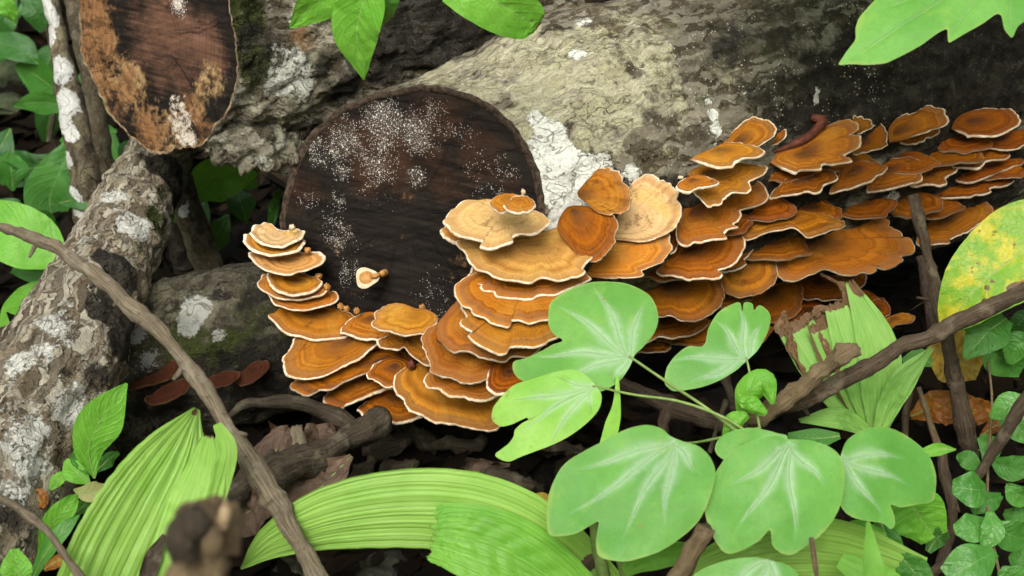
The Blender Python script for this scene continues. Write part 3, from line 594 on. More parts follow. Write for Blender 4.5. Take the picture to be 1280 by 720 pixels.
limb('thin_stump', 'thin mossy stem with one white patch right of the leaning trunk', 'tree',
     [P(222, 215, 2.06), P(238, 270, 2.07), P(262, 335, 2.10)], [pr(14, 2.06), pr(16, 2.07), pr(18, 2.1)], M['bark_thin'], [('white', 228, 265, 10, .9), ('white', 232, 255, 8, .7), ('moss', 250, 310, 16, .4)], {'pale': .1, 'dark': .25}, 50, 36, .004, .004, 10, 'trunk')
limb('dark_sapling', 'dark shaded stem between the leaning trunk and the thin stem', 'tree',
     [P(212, 215, 2.16), P(222, 270, 2.17), P(232, 335, 2.2)], [pr(13, 2.16), pr(14, 2.17), pr(15, 2.2)], M['bark_thin'], [], {'dark': .7}, 40, 30, .004, .004, 11, 'trunk')
# ------------------------------------------------------------------ bracket fungi
def front(x): return float(np.interp(x, [300, 350, 500, 650, 750, 1000, 1280], [1.74, 1.73, 1.675, 1.60, 1.64, 1.79, 1.95]))
PLANES = {}
def log_depth(x, y):
    if x < 690: return front(x)
    for k in range(60):                              # the bark behind, or the lowest bark above when the shelf hangs below the log
        h = bvh1.ray_cast(Vector(CAM), Vector(unit(ray(x, y - k * 4))))
        if h[0] is not None: return float(np.dot(np.array(h[0]) - CAM, FW)) - .006 + .0006 * k
    return front(x)
def bracket(label, cx, cy, pts, tone=.15, dd=0.0, tilt=12, roll=0, thick=.0085, droop=.10, rimw=.0030, back=1.0, seed=None, lobes=None, name='bracket_fungus', group='bracket fungi on the fallen logs', d=None, wav=.0026, norim=None, mat='cap', palef=1.0):
    """one fan shaped shelf: cap with growth zones, pale margin and pored underside"""
    sd_ = (hash_ := sum(ord(ch) * (i + 1) for i, ch in enumerate(label)) % 997) if seed is None else seed
    d0 = (log_depth(cx, cy) if d is None else d) + dd
    if cx > 690 and dd > 0: d0 -= dd * .7
    q = P(cx, cy, d0)
    PLANES[label] = (q, None)
    n = unit(np.array((math.sin(R(roll)), -math.sin(R(tilt)), math.cos(R(tilt)) * math.cos(R(roll)))))
    PLANES[label] = (q, n)
    e1 = unit(np.cross((0, 1, 0), n)); e1 = -e1 if e1[0] < 0 else e1; e2 = np.cross(n, e1)
    out3 = np.array([on_plane(x, y, q, n) for x, y in pts]) - q
    o2 = np.stack([out3 @ e1, out3 @ e2], 1)
    rimw = rimw * (.65 + .6 * ((sd_ * 37) % 101) / 101); thick = thick * (.75 + .6 * ((sd_ * 53) % 97) / 97)
    na = 128; o2 = crom(o2, na, True)
    rad = np.linalg.norm(o2, axis=1); Rm = np.percentile(rad, 85)
    ang = np.arctan2(o2[:, 1], o2[:, 0])
    if np.sum(o2[:, 0] * np.roll(o2[:, 1], -1) - o2[:, 1] * np.roll(o2[:, 0], -1)) < 0: o2 = o2[::-1]; rad = rad[::-1]; ang = ang[::-1]
    # fine scalloping of the margin
    ph = np.arange(na) / na * 2 * math.pi
    sc = np.array([noise.noise(Vector((math.cos(p) * Rm * 110, math.sin(p) * Rm * 110, sd_))) for p in ph])
    sc2 = np.array([noise.noise(Vector((math.cos(p) * Rm * 300, math.sin(p) * Rm * 300, sd_ + 5))) for p in ph])
    pale = sst(.22, .45, rad / Rm)
    if norim: pale = pale * sst(norim[1], norim[1] + 25, np.abs((np.degrees(ang) - norim[0] + 180) % 360 - 180))
    pale = pale * palef
    k = 1 + (sc * .0020 + sc2 * .0008) * pale / np.maximum(rad, .008)
    o2 = o2 * k[:, None]; rad = rad * k
    wv = np.array([noise.noise(Vector((math.cos(p) * 2.1, math.sin(p) * 2.1, sd_ * 1.3))) for p in ph]) * 1.6 + sc * .8
    nzs = 3 + sd_ % 3
    def height(t, i=None):
        rr = rad * t; h = -droop * rr * rr / max(Rm, .01) + wv * wav * t ** 2.2 * np.minimum(1, rad / Rm)
        return h + .0006 * np.sin(t * nzs * 6.28 + sd_) * (t > .15)
    def pt(t, hoff): return q + (o2 * np.asarray(t).reshape(-1, 1) if np.ndim(t) else o2 * t) @ np.array([e1, e2]) + np.outer(height(t) + hoff, n)
    tr = 1 - np.minimum(rimw * .8 * (.25 + .75 * pale) * (1 + .3 * sc) / np.maximum(rad, .004), .35)
    def th(t): return thick * (1 - .72 * t)
    nr = 22; tv = np.linspace(0.015, 1, nr)
    top = np.vstack([pt(tr * t, 0) for t in tv]); zt = np.repeat(tv, na)
    # lift of the cap is quadratic in t, so evaluate the wobble with scalar rings for stability
    base = thing(name, label, 'fungus', q, group)
    mesh_obj('cap', top, grid_faces(nr, na, True, False), M[mat], base, {'zt': zt, 'ang': np.tile(np.minimum(np.abs(ang), 2 * math.pi), nr), 'tone': np.full(len(top), tone), 'back': np.full(len(top), back)})
    mth = th(1.0)
    prof = [(tr, 0, 0), (tr * .6 + .4, .0003, .35), (np.full(na, .985), -.0001, .75), (np.full(na, 1.0), -mth * .45, 1), (np.full(na, .985), -mth * .95, 1), (tr * .7 + .3, -mth * 1.15, .8), (tr - .01, -mth * 1.2, .5)]
    rv = np.vstack([pt(t, h) for t, h, _ in prof]); rz = np.repeat([z for *_, z in prof], na)
    mesh_obj('margin', rv, grid_faces(len(prof), na, True, False), M['margin'], base, {'zt': rz, 'palem': np.tile(pale, len(prof))})
    tb = np.linspace(1, .02, 8); und = np.vstack([pt(tr * t - (.008 if i == 0 else 0), -(mth * 1.2 + (thick * 1.6 - mth) * (1 - t) ** 1.3)) for i, t in enumerate(tb)])
    mesh_obj('pored_underside', und, grid_faces(8, na, True, False), M['pore'], base)
    return base
def blob(name, px, py, rp, d, mat, parent=None, sq=(1, 1, 1), seed=0, bump=.25, label=None, cat=None, group=None, nu=12, nv=16):
    c = P(px, py, d); r = rp * d / F; V = []
    for i in range(nu):
        a = math.pi * (i + .02) / (nu - 1 + .04)
        for j in range(nv):
            b = 2 * math.pi * j / nv; dv = np.array((math.sin(a) * math.cos(b), math.sin(a) * math.sin(b), math.cos(a)))
            V.append(c + r * dv * np.array(sq) * (1 + bump * noise.noise(Vector(dv * 2.6) + Vector((seed * 3.7, 0, 0)))))
    o = mesh_obj(name, V, grid_faces(nu, nv, True), mat, parent)
    if label: tag(o, label, cat, group)
    return o

# --- left stack climbing the rim of the sawn end
bracket('pale round bracket topping the small stack left of the sawn end', 346, 294, [(312, 294), (317.5, 285), (329, 280), (337.5, 281), (350, 287), (362, 289), (375, 287.5), (381, 292.5), (379, 299), (369, 305), (354, 310.6), (340, 311.5), (329, 309), (319, 302.5), (314, 297.5)], .95, -.035, 8, droop=-.12, rimw=.0045, back=0)
bracket('second bracket from the top in the left stack, pinkish centre', 350, 303, [(304, 304), (308, 298), (318, 293), (345, 291), (378, 300), (381, 307), (376, 315), (362, 320), (345, 323), (325, 320), (312, 315), (305, 308)], .62, -.03, 8, droop=-.12, rimw=.0045, back=.8)
bracket('third bracket of the left stack, wide and pale with cream double edge', 362, 325, [(310.5, 323), (315, 318), (330, 314), (360, 312), (385, 317), (396, 316.5), (405, 322), (408, 328), (402, 335), (388, 341), (375, 344), (362, 347.5), (345, 345), (332, 342), (322, 335), (313, 328)], .75, -.03, 8, droop=-.12, rimw=.0050, back=.5)
bracket('fourth bracket of the left stack, small orange cup shape', 372, 350, [(333, 346), (340, 341), (365, 338), (392, 346), (401, 352), (404, 356), (398, 362), (385, 369), (365, 371), (348, 366), (337, 358), (334, 350)], .42, -.03, 9, droop=-.1, rimw=.0036)
bracket('fifth bracket of the left stack, mostly hidden under the small cup', 370, 357, [(322, 359), (325, 350), (333, 345), (360, 344), (400, 357), (409.5, 362), (408, 367), (398, 371), (372, 375), (345, 373), (333, 368), (325, 364)], .42, -.025, 9, droop=-.1, rimw=.0036)
bracket('sixth bracket of the left stack, narrow with mauve brown centre', 385, 371, [(335, 370), (345, 362), (375, 361), (405, 365), (420, 367), (424, 374), (420, 380), (400, 386), (380, 390), (360, 388), (345, 384), (338, 378)], .38, -.02, 9, droop=-.1, rimw=.0036)
bracket('broad orange bracket at the foot of the left stack', 402, 387, [(329, 369), (331, 380), (333, 390), (342, 400), (350, 410), (362, 416), (375, 418.5), (392, 423.5), (410, 422), (432, 418), (446, 411), (450, 400), (440, 391), (420, 386), (400, 379), (370, 370), (345, 366)], .3, -.005, 16, norim=(85, 60))
bracket('small orange bracket wedged between broad left one and fuzzy middle one', 464, 397, [(424, 411), (430, 414), (446, 421), (465, 424.5), (482, 424), (495, 415), (487, 398), (470, 390), (450, 392), (432, 400)], .3, -.01, 22, norim=(70, 70))
bracket('fuzzy ochre bracket under the middle of the sawn end', 520, 393, [(463, 403), (475, 411), (485, 413), (493, 416), (510, 418.5), (525, 416), (530, 416), (545, 405), (547, 395), (538, 388), (528, 386), (518, 385), (505, 379), (495, 378), (480, 380), (470, 387), (467, 394)], .52, -.04, 26, rimw=.0018, back=.3, norim=(70, 75))
bracket('small ruffled bracket below the fuzzy ochre one', 510, 424, [(471, 428), (475, 423), (490, 417), (510, 414), (528, 418), (531, 435), (537, 448), (540, 453), (535, 454), (527, 451), (515, 445), (505, 434), (497, 437), (483, 435), (474, 432)], .3, -.02, 22, norim=(90, 60))
bracket('large oval speckled bracket low on the left edge', 436, 423, [(368, 417), (362, 430), (352, 442), (352.5, 452), (355, 462), (363, 466), (375, 469.5), (390, 470), (405, 468), (430, 457), (450, 448), (460, 440), (473, 428), (470, 419), (440, 414), (400, 414)], .26, -.02, 22, rimw=.0036, norim=(80, 60))
bracket('long brown bracket tucked under the large oval speckled one', 482, 449, [(361, 474), (364, 468), (380, 466), (420, 453), (460, 440), (490, 438), (502, 452), (482, 462), (455, 466), (430, 474), (412, 481), (395, 480.5), (388, 484), (378, 484), (368, 479)], .05, 0, 12)
bracket('orange tongue bracket third from the bottom at lower left', 466, 471, [(402, 493), (405, 487), (425, 477), (450, 465), (475, 469), (492, 481), (480, 487), (460, 494), (445, 500), (430, 504), (426, 507), (415, 505), (405, 500)], .15, .01, 12)
bracket('little bracket beside a round bud left of the lowest bracket', 494, 457, [(457, 466), (460, 471), (470, 476), (482, 482), (494, 482.5), (502, 478), (514, 458), (498, 446), (475, 450), (460, 460)], .12, -.012, 18, norim=(80, 60))
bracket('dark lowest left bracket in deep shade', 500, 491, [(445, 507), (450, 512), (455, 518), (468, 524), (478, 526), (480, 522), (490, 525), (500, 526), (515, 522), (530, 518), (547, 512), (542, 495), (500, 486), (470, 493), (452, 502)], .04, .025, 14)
bracket('lowest big orange bracket with a crease, its tip at the pale green leaf', 548, 457, [(495, 465), (491, 474), (491, 482), (494, 490), (503, 498), (507, 507), (516, 514), (526, 517), (540, 525), (555, 527), (567, 528), (585, 531), (600, 533), (612, 534), (622, 531), (632, 520), (645, 500), (643, 475), (600, 455), (560, 450), (530, 452), (508, 457)], .3, 0, 30, norim=(80, 55))
bracket('second lowest bracket with wavy cream edge above the creased one', 582, 461, [(529, 476), (533, 481), (540, 482.5), (548, 485), (557, 492), (566, 495), (580, 495.5), (590, 498), (602, 499), (612, 497), (620, 493), (642, 485), (642, 470), (600, 460), (570, 456), (540, 461), (530, 468)], .25, -.04, 26, norim=(85, 60))
bracket('small dark bracket corner showing beside the bright young vine leaf', 636, 464, [(607, 479), (611, 486), (615, 489), (624, 491), (650, 486), (668, 470), (660, 450), (625, 446), (610, 462)], .05, -.05, 20, norim=(90, 70))
# --- middle cascade below and right of the sawn end
bracket('wide bracket with broad growth rings right above the second lowest', 592, 414, [(527, 416), (527, 425), (530, 435), (533, 445), (538, 453), (536, 459), (542, 464), (552, 467.5), (563, 469.5), (575, 475), (585, 478), (600, 475), (615, 471), (628, 474), (640, 471), (650, 468), (660, 455), (662, 430), (620, 402), (560, 402), (538, 405)], .3, -.035, 28, norim=(85, 55))
bracket('bracket with rounded left shoulder touching the bottom of the sawn end', 620, 393, [(545, 418), (545, 405), (549, 396), (556, 387), (565, 378), (575, 371), (600, 372), (640, 376), (680, 388), (692, 412), (670, 436), (665, 441), (660, 443), (640, 443), (632, 448), (622, 449), (610, 446), (598, 443), (588, 437), (575, 435.5), (568, 437), (560, 434), (553, 426)], .27, -.05, 26, norim=(130, 70))
bracket('bracket with two deep notches in its left edge, fourth down the middle', 650, 374, [(575, 379), (579, 386), (583, 393), (575, 397), (575, 403), (585, 410), (590, 413), (584, 415), (588, 420), (600, 428), (612, 434), (625, 438.5), (633, 437), (638, 431), (655, 430), (672, 430), (690, 422), (700, 417), (722, 400), (722, 380), (660, 368), (610, 366), (585, 371)], .27, -.06, 24, norim=(85, 60))
bracket('bracket with hooked notch at centre, third down the middle cascade', 655, 349, [(567, 352), (568, 359), (570, 368), (577, 376), (587, 381), (590, 388), (605, 394), (613, 400), (628, 405), (636, 405.5), (639, 401), (638, 397.5), (650, 399), (662, 402), (675, 398.5), (683, 398), (702, 395), (722, 385), (722, 365), (690, 343), (650, 333), (610, 333), (585, 341), (575, 346)], .27, -.06, 24, norim=(85, 60))
bracket('thin wavy edged bracket directly below the big golden bowl', 665, 329, [(588, 345), (592, 349), (601, 352), (600, 355), (605, 359), (616, 361), (619, 366), (630, 368.5), (645, 370), (665, 370.5), (675, 367), (695, 365), (707, 360), (727, 352), (738, 340), (700, 322), (640, 317), (600, 322), (586, 334)], .3, -.05, 18, norim=(85, 60))
bracket('big golden bowl shaped bracket at the right of the sawn end', 672, 307, [(569, 305), (575, 302), (600, 298), (640, 295), (665, 292), (690, 287), (705, 284), (718, 287), (735, 285.5), (745, 291), (749, 301), (746, 306), (741, 311), (742, 322), (735, 328), (729, 337), (733, 341), (725, 346), (717, 347), (705, 351), (697, 352.5), (688, 349.5), (679, 347), (670, 350), (662, 355), (645, 353), (630, 351.5), (615, 347), (608, 341), (596, 337), (585, 327), (580, 316), (572, 310)], .72, -.06, 18, droop=-.02, rimw=.0036, back=.8, norim=(95, 55))
bracket('pale zoned bracket on the sawn end with two buttons on it', 628, 266, [(585, 248), (575, 253), (562, 260), (554, 271), (553, 275), (558, 281), (562, 287), (572, 293), (585, 297.5), (597, 300), (604, 301), (599, 305.5), (608, 308.5), (620, 308), (635, 303.5), (642, 301), (641, 297), (650, 293), (665, 292), (677, 286.5), (686, 280), (688, 276), (684, 269), (678, 264), (660, 260), (640, 253), (620, 249), (600, 247)], .85, -.075, 20, droop=.05, rimw=.0040, back=.2, norim=(80, 50))
bracket('small lip bracket under the left end of the pale zoned one', 592, 286, [(550, 286), (554, 280), (575, 278), (602, 288), (596, 299), (572, 301), (558, 297)], .6, -.055, 16, rimw=.0036)
bracket('left of two small buttons above the pale zoned bracket', 634, 247, [(612, 250), (618, 246), (628, 242), (640, 241), (652, 243), (656, 252), (642, 262), (630, 263), (620, 261), (614, 256)], .45, -.115, 16, rimw=.0014, back=.4)
bracket('right of two small buttons above the pale zoned bracket', 650, 250, [(630, 258), (632, 252), (640, 247), (650, 244), (660, 245), (667, 250), (670, 254), (668, 259), (660, 263), (648, 265), (638, 263)], .6, -.13, 18, rimw=.0022, back=.3)
# --- fans facing the camera right of the white lichen
bracket('upright amber fan bracket against the white lichen patch', 725, 244, [(722, 240), (728, 232), (738, 220), (748, 210), (757, 209), (760, 207.5), (766, 212), (772, 213), (777, 220), (778, 226), (784, 231), (788, 238), (788, 250), (785, 260), (780, 265), (773, 267), (768, 266), (760, 269), (745, 264), (735, 255), (724, 247)], .3, -.035, 58, -12, droop=.12, rimw=.0022, norim=(215, 60))
bracket('dark brown fan hanging below the upright amber fan', 716, 262, [(712, 258), (735, 258), (760, 266), (768, 268), (772, 277), (773, 285), (769, 292), (768, 302), (764, 309), (758, 315), (752, 322), (744, 327), (736, 326), (722, 318), (706, 300), (696, 285), (702, 268)], .0, -.03, 50, -10, droop=.1, rimw=.0022, norim=(180, 70))
bracket('large pale peach fan bracket with cream scalloped edge', 774, 281, [(788, 232), (795, 223), (805, 217), (815, 216), (822, 219), (825, 223), (835, 226), (845, 234), (849, 240), (846, 247), (851, 253), (853, 263), (851, 273), (845, 283), (838, 289), (828, 295), (812, 301), (797, 302.5), (780, 301), (768, 299), (766, 285), (772, 270), (782, 255)], .92, -.02, 56, -6, droop=.1, rimw=.0030, back=0, norim=(200, 50))
bracket('golden fan bracket below the large pale peach fan', 757, 322, [(768, 298), (797, 299), (826, 292), (834, 286), (838, 291), (838, 301), (841, 304), (840, 312), (834, 320), (828, 327), (820, 330), (804, 338), (806, 343), (800, 346), (785, 348), (770, 348), (745, 347), (732, 344), (740, 330), (754, 316)], .6, -.035, 44, -6, droop=.08, rimw=.0028, back=.3, norim=(180, 60))
bracket('sliver of brown bracket peeking right of the golden fan', 838, 296, [(833, 290), (842, 280), (848, 284), (852, 293), (851, 300), (848, 306), (845, 313), (838, 317), (832, 305)], .15, .0, 45, thick=.004, rimw=.0024)
# --- right hand tiers
bracket('deep amber two lobed bracket right of the large peach fan', 868, 262, [(846, 298), (845, 285), (850, 270), (858, 254), (875, 240), (905, 228), (930, 222), (950, 221), (958, 226), (959, 231), (963, 240), (958, 248), (948, 254), (935, 257), (925, 261), (928, 266), (925, 273), (918, 279), (923, 283), (912, 286), (906, 291), (910, 296), (890, 299), (878, 302), (868, 302), (860, 306), (850, 304)], .26, .0, 30, -4, norim=(150, 50))
bracket('narrow strip bracket just above the deep amber two lobed one', 866, 224, [(844, 232), (850, 237), (862, 238.5), (875, 234), (890, 233), (898, 229), (899, 225), (885, 221), (868, 219), (855, 223)], .36, -.055, 20, rimw=.0022, norim=(90, 60))
bracket('orange stepped bracket second tier under the double cap', 882, 216, [(862, 214), (880, 206), (900, 204), (930, 201), (955, 200), (960, 203), (959, 208), (956, 214), (945, 220), (938, 223), (937, 226), (940, 228), (940, 232), (936, 237), (928, 238.5), (916, 240), (905, 247), (902, 252), (892, 253), (888, 256), (882, 254), (872, 245), (864, 234)], .32, -.02, 26, -4, rimw=.0030, norim=(130, 55))
bracket('front lobe of the double cap at the left end of the top row', 897, 187, [(861, 196.5), (875, 191), (890, 185), (905, 178), (930, 176), (950, 179), (957, 184), (955, 188), (946, 193), (935, 195), (930, 196), (920, 202), (916, 207), (905, 209), (895, 208.5), (883, 205), (870, 200)], .36, -.045, 24, -4, rimw=.0030, norim=(130, 60))
bracket('raised rear lobe of the double cap at the left end of the top row', 922, 177, [(905, 180), (910, 169), (922, 158), (932, 149), (940, 145.5), (947, 144.5), (958, 147), (967, 152), (972, 159), (970, 163), (969, 168), (963, 173), (955, 178), (948, 183), (925, 184)], .4, -.015, 52, -6, rimw=.0034, norim=(215, 60))
bracket('little lip bracket behind the raised rear lobe', 958, 176, [(966, 163), (972, 159), (978, 158), (984, 163), (983, 170), (975, 178), (965, 183), (957, 183), (953, 178), (962, 170)], .25, .02, 46, thick=.004, rimw=.0034)
bracket('dark red brown bracket above the dim dark shelf', 862, 310, [(820, 338), (832, 325), (850, 303), (880, 296), (910, 288), (922, 285), (930, 290), (933, 303), (929, 313), (926, 319), (920, 326), (910, 333), (899, 337), (904, 341), (902, 345), (893, 347), (880, 347), (862, 348.5), (853, 346), (838, 344), (828, 344)], .14, -.005, 30, -4, norim=(150, 50))
bracket('translucent edged sliver right of the dark red brown bracket', 915, 315, [(930, 292), (938, 300), (944, 306), (941, 313), (935, 320), (931, 325), (933, 331), (925, 336), (912, 340), (903, 340), (900, 333), (920, 316)], .12, .03, 42, thick=.004, rimw=.0020)
bracket('ribbed amber bracket behind the small pale vine leaf', 926, 326, [(936, 310), (950, 304), (962, 306), (970, 318), (972, 333), (973, 345), (966, 356), (955, 364), (945, 368), (930, 371), (915, 369), (905, 362), (900, 345), (915, 332)], .22, .03, 46, -4, rimw=.0018, norim=(170, 55))
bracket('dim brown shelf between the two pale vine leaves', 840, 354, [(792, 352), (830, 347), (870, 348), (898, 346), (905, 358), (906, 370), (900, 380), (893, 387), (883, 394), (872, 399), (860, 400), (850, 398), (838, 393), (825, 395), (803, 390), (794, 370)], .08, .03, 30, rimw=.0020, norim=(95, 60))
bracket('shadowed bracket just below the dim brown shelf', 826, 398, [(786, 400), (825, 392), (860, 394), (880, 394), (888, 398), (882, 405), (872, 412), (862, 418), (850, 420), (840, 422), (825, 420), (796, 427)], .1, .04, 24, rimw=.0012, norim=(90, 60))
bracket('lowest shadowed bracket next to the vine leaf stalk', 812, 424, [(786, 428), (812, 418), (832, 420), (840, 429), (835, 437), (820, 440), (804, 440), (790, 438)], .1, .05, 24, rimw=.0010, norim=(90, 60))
bracket('plain brown bracket behind the brown tip of the pleated leaf', 965, 360, [(930, 374), (965, 356), (1000, 350), (1004, 375), (997, 392), (972, 402), (945, 400), (932, 390)], .1, .03, 46, rimw=.0008, norim=(90, 80))
# --- middle right tier
bracket('thin wavy shelf alone in the dark gap of the right side', 977, 264, [(924, 287), (935, 271), (960, 262), (990, 261), (1030, 265), (1055, 269), (1058, 273), (1054, 278), (1042, 281), (1030, 287), (1013, 291.5), (1003, 287), (992, 283), (980, 285), (965, 286.5), (945, 291), (932, 291)], .16, .0, 10, rimw=.0022, norim=(90, 55))
bracket('largest rough right bracket with round knob end by the upright stick', 1012, 303, [(970, 322), (985, 300), (1010, 284), (1045, 274), (1070, 267), (1095, 263), (1113, 270), (1115, 278), (1130, 285), (1134, 290), (1140, 289), (1147, 297), (1148, 305), (1144, 310), (1133, 314), (1129, 315), (1132, 319), (1128, 323), (1118, 329), (1108, 332), (1100, 331), (1095, 332), (1097, 336), (1088, 340), (1080, 338.5), (1072, 342), (1060, 343), (1048, 341), (1037, 337), (1027, 337), (1018, 342), (1005, 346), (998, 350), (985, 350), (975, 345), (971, 335)], .26, .0, 32, rimw=.0028, norim=(135, 55))
bracket('small dark bracket under the right half of the rough one', 1062, 345, [(1042, 345), (1080, 340), (1084, 349), (1080, 356), (1073, 359.5), (1060, 359), (1046, 354)], .06, .03, 26, rimw=.0020, norim=(90, 60))
bracket('dark bracket above the torn pleated leaf', 1025, 350, [(993, 354), (1025, 343), (1050, 346), (1062, 358), (1058, 370), (1045, 373), (1030, 375), (1022, 372), (1012, 374), (1002, 371), (995, 364)], .06, .03, 28, rimw=.0020, norim=(90, 60))
# --- top row on the right
bracket('broad mottled bracket with the red strip in the top row', 1004, 192, [(963, 201), (968, 191), (985, 183), (1005, 172), (1020, 162), (1035, 153), (1045, 148), (1060, 144.5), (1068, 146), (1074, 151), (1075, 156), (1070, 161), (1064, 165), (1075, 165), (1078, 172), (1076, 180), (1066, 187), (1056, 192), (1063, 194), (1067, 196), (1065, 200), (1055, 203), (1040, 205.5), (1034, 204), (1029, 206), (1028, 211), (1020, 213), (1005, 213), (998, 214), (995, 217), (985, 214), (975, 209)], .38, -.02, 36, -6, rimw=.0030, norim=(140, 50))
bracket('small cap tucked behind the broad mottled bracket', 1072, 160, [(1066, 147), (1078, 145), (1088, 149), (1093, 155), (1091, 159), (1082, 164), (1073, 168), (1066, 162)], .24, .01, 40, rimw=.0030, norim=(190, 60))
bracket('rounded amber bracket right of the broad mottled one', 1080, 178, [(1080, 160), (1092, 151), (1103, 154), (1109, 162), (1110, 175), (1112, 178), (1105, 184), (1092, 188), (1080, 191), (1068, 193), (1068, 184), (1074, 172)], .2, .02, 42, rimw=.0020, norim=(160, 50))
bracket('angular amber bracket with bright white corner in the top row', 1120, 166, [(1110, 165), (1112, 157), (1120, 148), (1130, 141), (1145, 138), (1157, 131), (1160, 127.5), (1165, 126.5), (1173, 129), (1182, 131), (1184, 136), (1186, 142), (1188, 149), (1183, 154), (1175, 158), (1168, 160), (1160, 164), (1152, 167), (1140, 171), (1130, 175), (1118, 177), (1112, 177)], .3, -.01, 40, -6, rimw=.0036, norim=(170, 65))
bracket('brown lip under the angular amber bracket', 1146, 168, [(1128, 174), (1158, 161), (1170, 158), (1174, 160), (1175, 164), (1168, 169), (1160, 171), (1150, 178), (1140, 179), (1130, 178)], .12, .01, 30, rimw=.0020)
bracket('dusky round bracket at the right end of the top row', 1212, 151, [(1190, 158), (1198, 145), (1215, 137), (1235, 133), (1255, 132), (1268, 133), (1277, 137), (1279, 146), (1276, 152), (1265, 160), (1255, 166), (1245, 170), (1232, 171), (1218, 170), (1210, 171), (1207, 168), (1195, 162)], .12, -.005, 30, rimw=.0034, norim=(140, 65))
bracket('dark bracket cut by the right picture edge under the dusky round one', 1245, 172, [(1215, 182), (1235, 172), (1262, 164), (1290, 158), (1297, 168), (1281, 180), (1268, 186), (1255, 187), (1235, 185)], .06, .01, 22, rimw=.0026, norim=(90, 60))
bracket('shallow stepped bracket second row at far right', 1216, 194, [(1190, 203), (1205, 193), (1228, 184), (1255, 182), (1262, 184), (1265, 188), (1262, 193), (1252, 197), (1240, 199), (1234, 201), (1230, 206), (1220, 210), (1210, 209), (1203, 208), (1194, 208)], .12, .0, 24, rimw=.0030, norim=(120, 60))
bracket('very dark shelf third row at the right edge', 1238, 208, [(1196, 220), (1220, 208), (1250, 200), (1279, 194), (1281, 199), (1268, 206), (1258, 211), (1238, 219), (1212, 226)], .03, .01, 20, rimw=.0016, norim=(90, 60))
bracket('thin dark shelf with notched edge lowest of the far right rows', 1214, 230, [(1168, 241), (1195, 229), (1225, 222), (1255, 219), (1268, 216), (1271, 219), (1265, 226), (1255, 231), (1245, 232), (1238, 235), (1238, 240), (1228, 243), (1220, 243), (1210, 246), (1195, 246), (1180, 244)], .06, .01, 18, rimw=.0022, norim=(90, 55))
bracket('amber bracket with curled right end beside the square ended one', 1163, 216, [(1138, 229), (1150, 216), (1170, 204), (1195, 202), (1199, 206), (1198, 211), (1190, 217), (1183, 222), (1186, 227), (1184, 230), (1175, 232), (1160, 231), (1145, 232)], .2, .01, 30, rimw=.0028, norim=(140, 60))
bracket('square ended amber bracket in the middle of the second row', 1112, 211, [(1084, 236), (1090, 215), (1110, 199), (1140, 194), (1148, 195.5), (1154, 199), (1154, 207), (1152, 215), (1155, 219), (1150, 225), (1140, 229), (1128, 232), (1115, 236), (1100, 238), (1090, 238)], .26, -.005, 34, -4, rimw=.0032, norim=(140, 60))
bracket('pointed amber bracket overlapping the square ended one from the left', 1070, 210, [(1038, 235), (1048, 215), (1065, 203), (1080, 201), (1105, 204), (1110, 206), (1106, 214), (1097, 219), (1094, 223), (1085, 227), (1075, 231), (1060, 236), (1045, 238), (1037, 238)], .22, -.02, 30, -4, rimw=.0026, norim=(140, 60))
bracket('dark wavy bracket at the left end of the second row', 1008, 222, [(963, 240), (985, 222), (1010, 212), (1040, 210), (1048, 219), (1046, 224), (1036, 228), (1030, 233), (1027, 238), (1018, 241), (1010, 239), (1000, 241), (985, 241.5), (970, 243)], .08, -.02, 22, rimw=.0022, norim=(110, 60))
bracket('amber bracket right of the upright stick above the yellowing leaf', 1185, 270, [(1146, 300), (1160, 274), (1190, 258), (1220, 252), (1235, 250), (1242, 253), (1244, 258), (1241, 268), (1237, 273), (1226, 278), (1215, 287), (1205, 292), (1195, 296), (1188, 299), (1188, 303), (1178, 304), (1160, 304)], .17, .0, 32, rimw=.0026, norim=(140, 55))
# --- shaded ones near the ground
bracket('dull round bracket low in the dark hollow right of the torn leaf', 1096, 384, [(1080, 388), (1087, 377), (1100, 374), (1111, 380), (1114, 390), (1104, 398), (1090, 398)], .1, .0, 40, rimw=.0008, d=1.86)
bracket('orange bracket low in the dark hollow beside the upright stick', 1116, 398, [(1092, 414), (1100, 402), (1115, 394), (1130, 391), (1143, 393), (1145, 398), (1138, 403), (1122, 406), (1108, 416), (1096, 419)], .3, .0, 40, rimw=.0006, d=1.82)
# --- dried brown brackets on the lower log
G3 = 'dried brackets on the lower log'
bracket('dried red brown bracket on the lower log behind the diagonal stick', 192, 470, [(155, 480), (175, 474), (198, 463), (214, 449), (223, 457), (216, 468), (200, 476), (180, 481), (160, 484)], .05, 0, 22, d=1.645, rimw=.0003, group=G3, mat='cap_old', palef=.12)
bracket('lowest dried orange brown bracket on the lower log', 208, 487, [(180, 498), (193, 489), (213, 478), (232, 472), (236, 480), (228, 491), (210, 500), (190, 504)], .14, 0, 22, d=1.645, rimw=.0003, group=G3, mat='cap_old', palef=.12)
bracket('dried dark bracket on the lower log right of the diagonal stick', 276, 472, [(252, 480), (266, 470), (288, 463), (299, 466), (292, 477), (275, 483), (260, 485)], .02, 0, 22, d=1.665, rimw=.0003, group=G3, mat='cap_old', palef=.12)
bracket('dried rounded bracket on the lower log nearest the fungus stack', 316, 462, [(294, 474), (304, 462), (320, 452), (333, 450), (336, 460), (322, 473), (304, 480)], .02, 0, 18, d=1.69, rimw=.0003, group=G3, mat='cap_old', palef=.12)
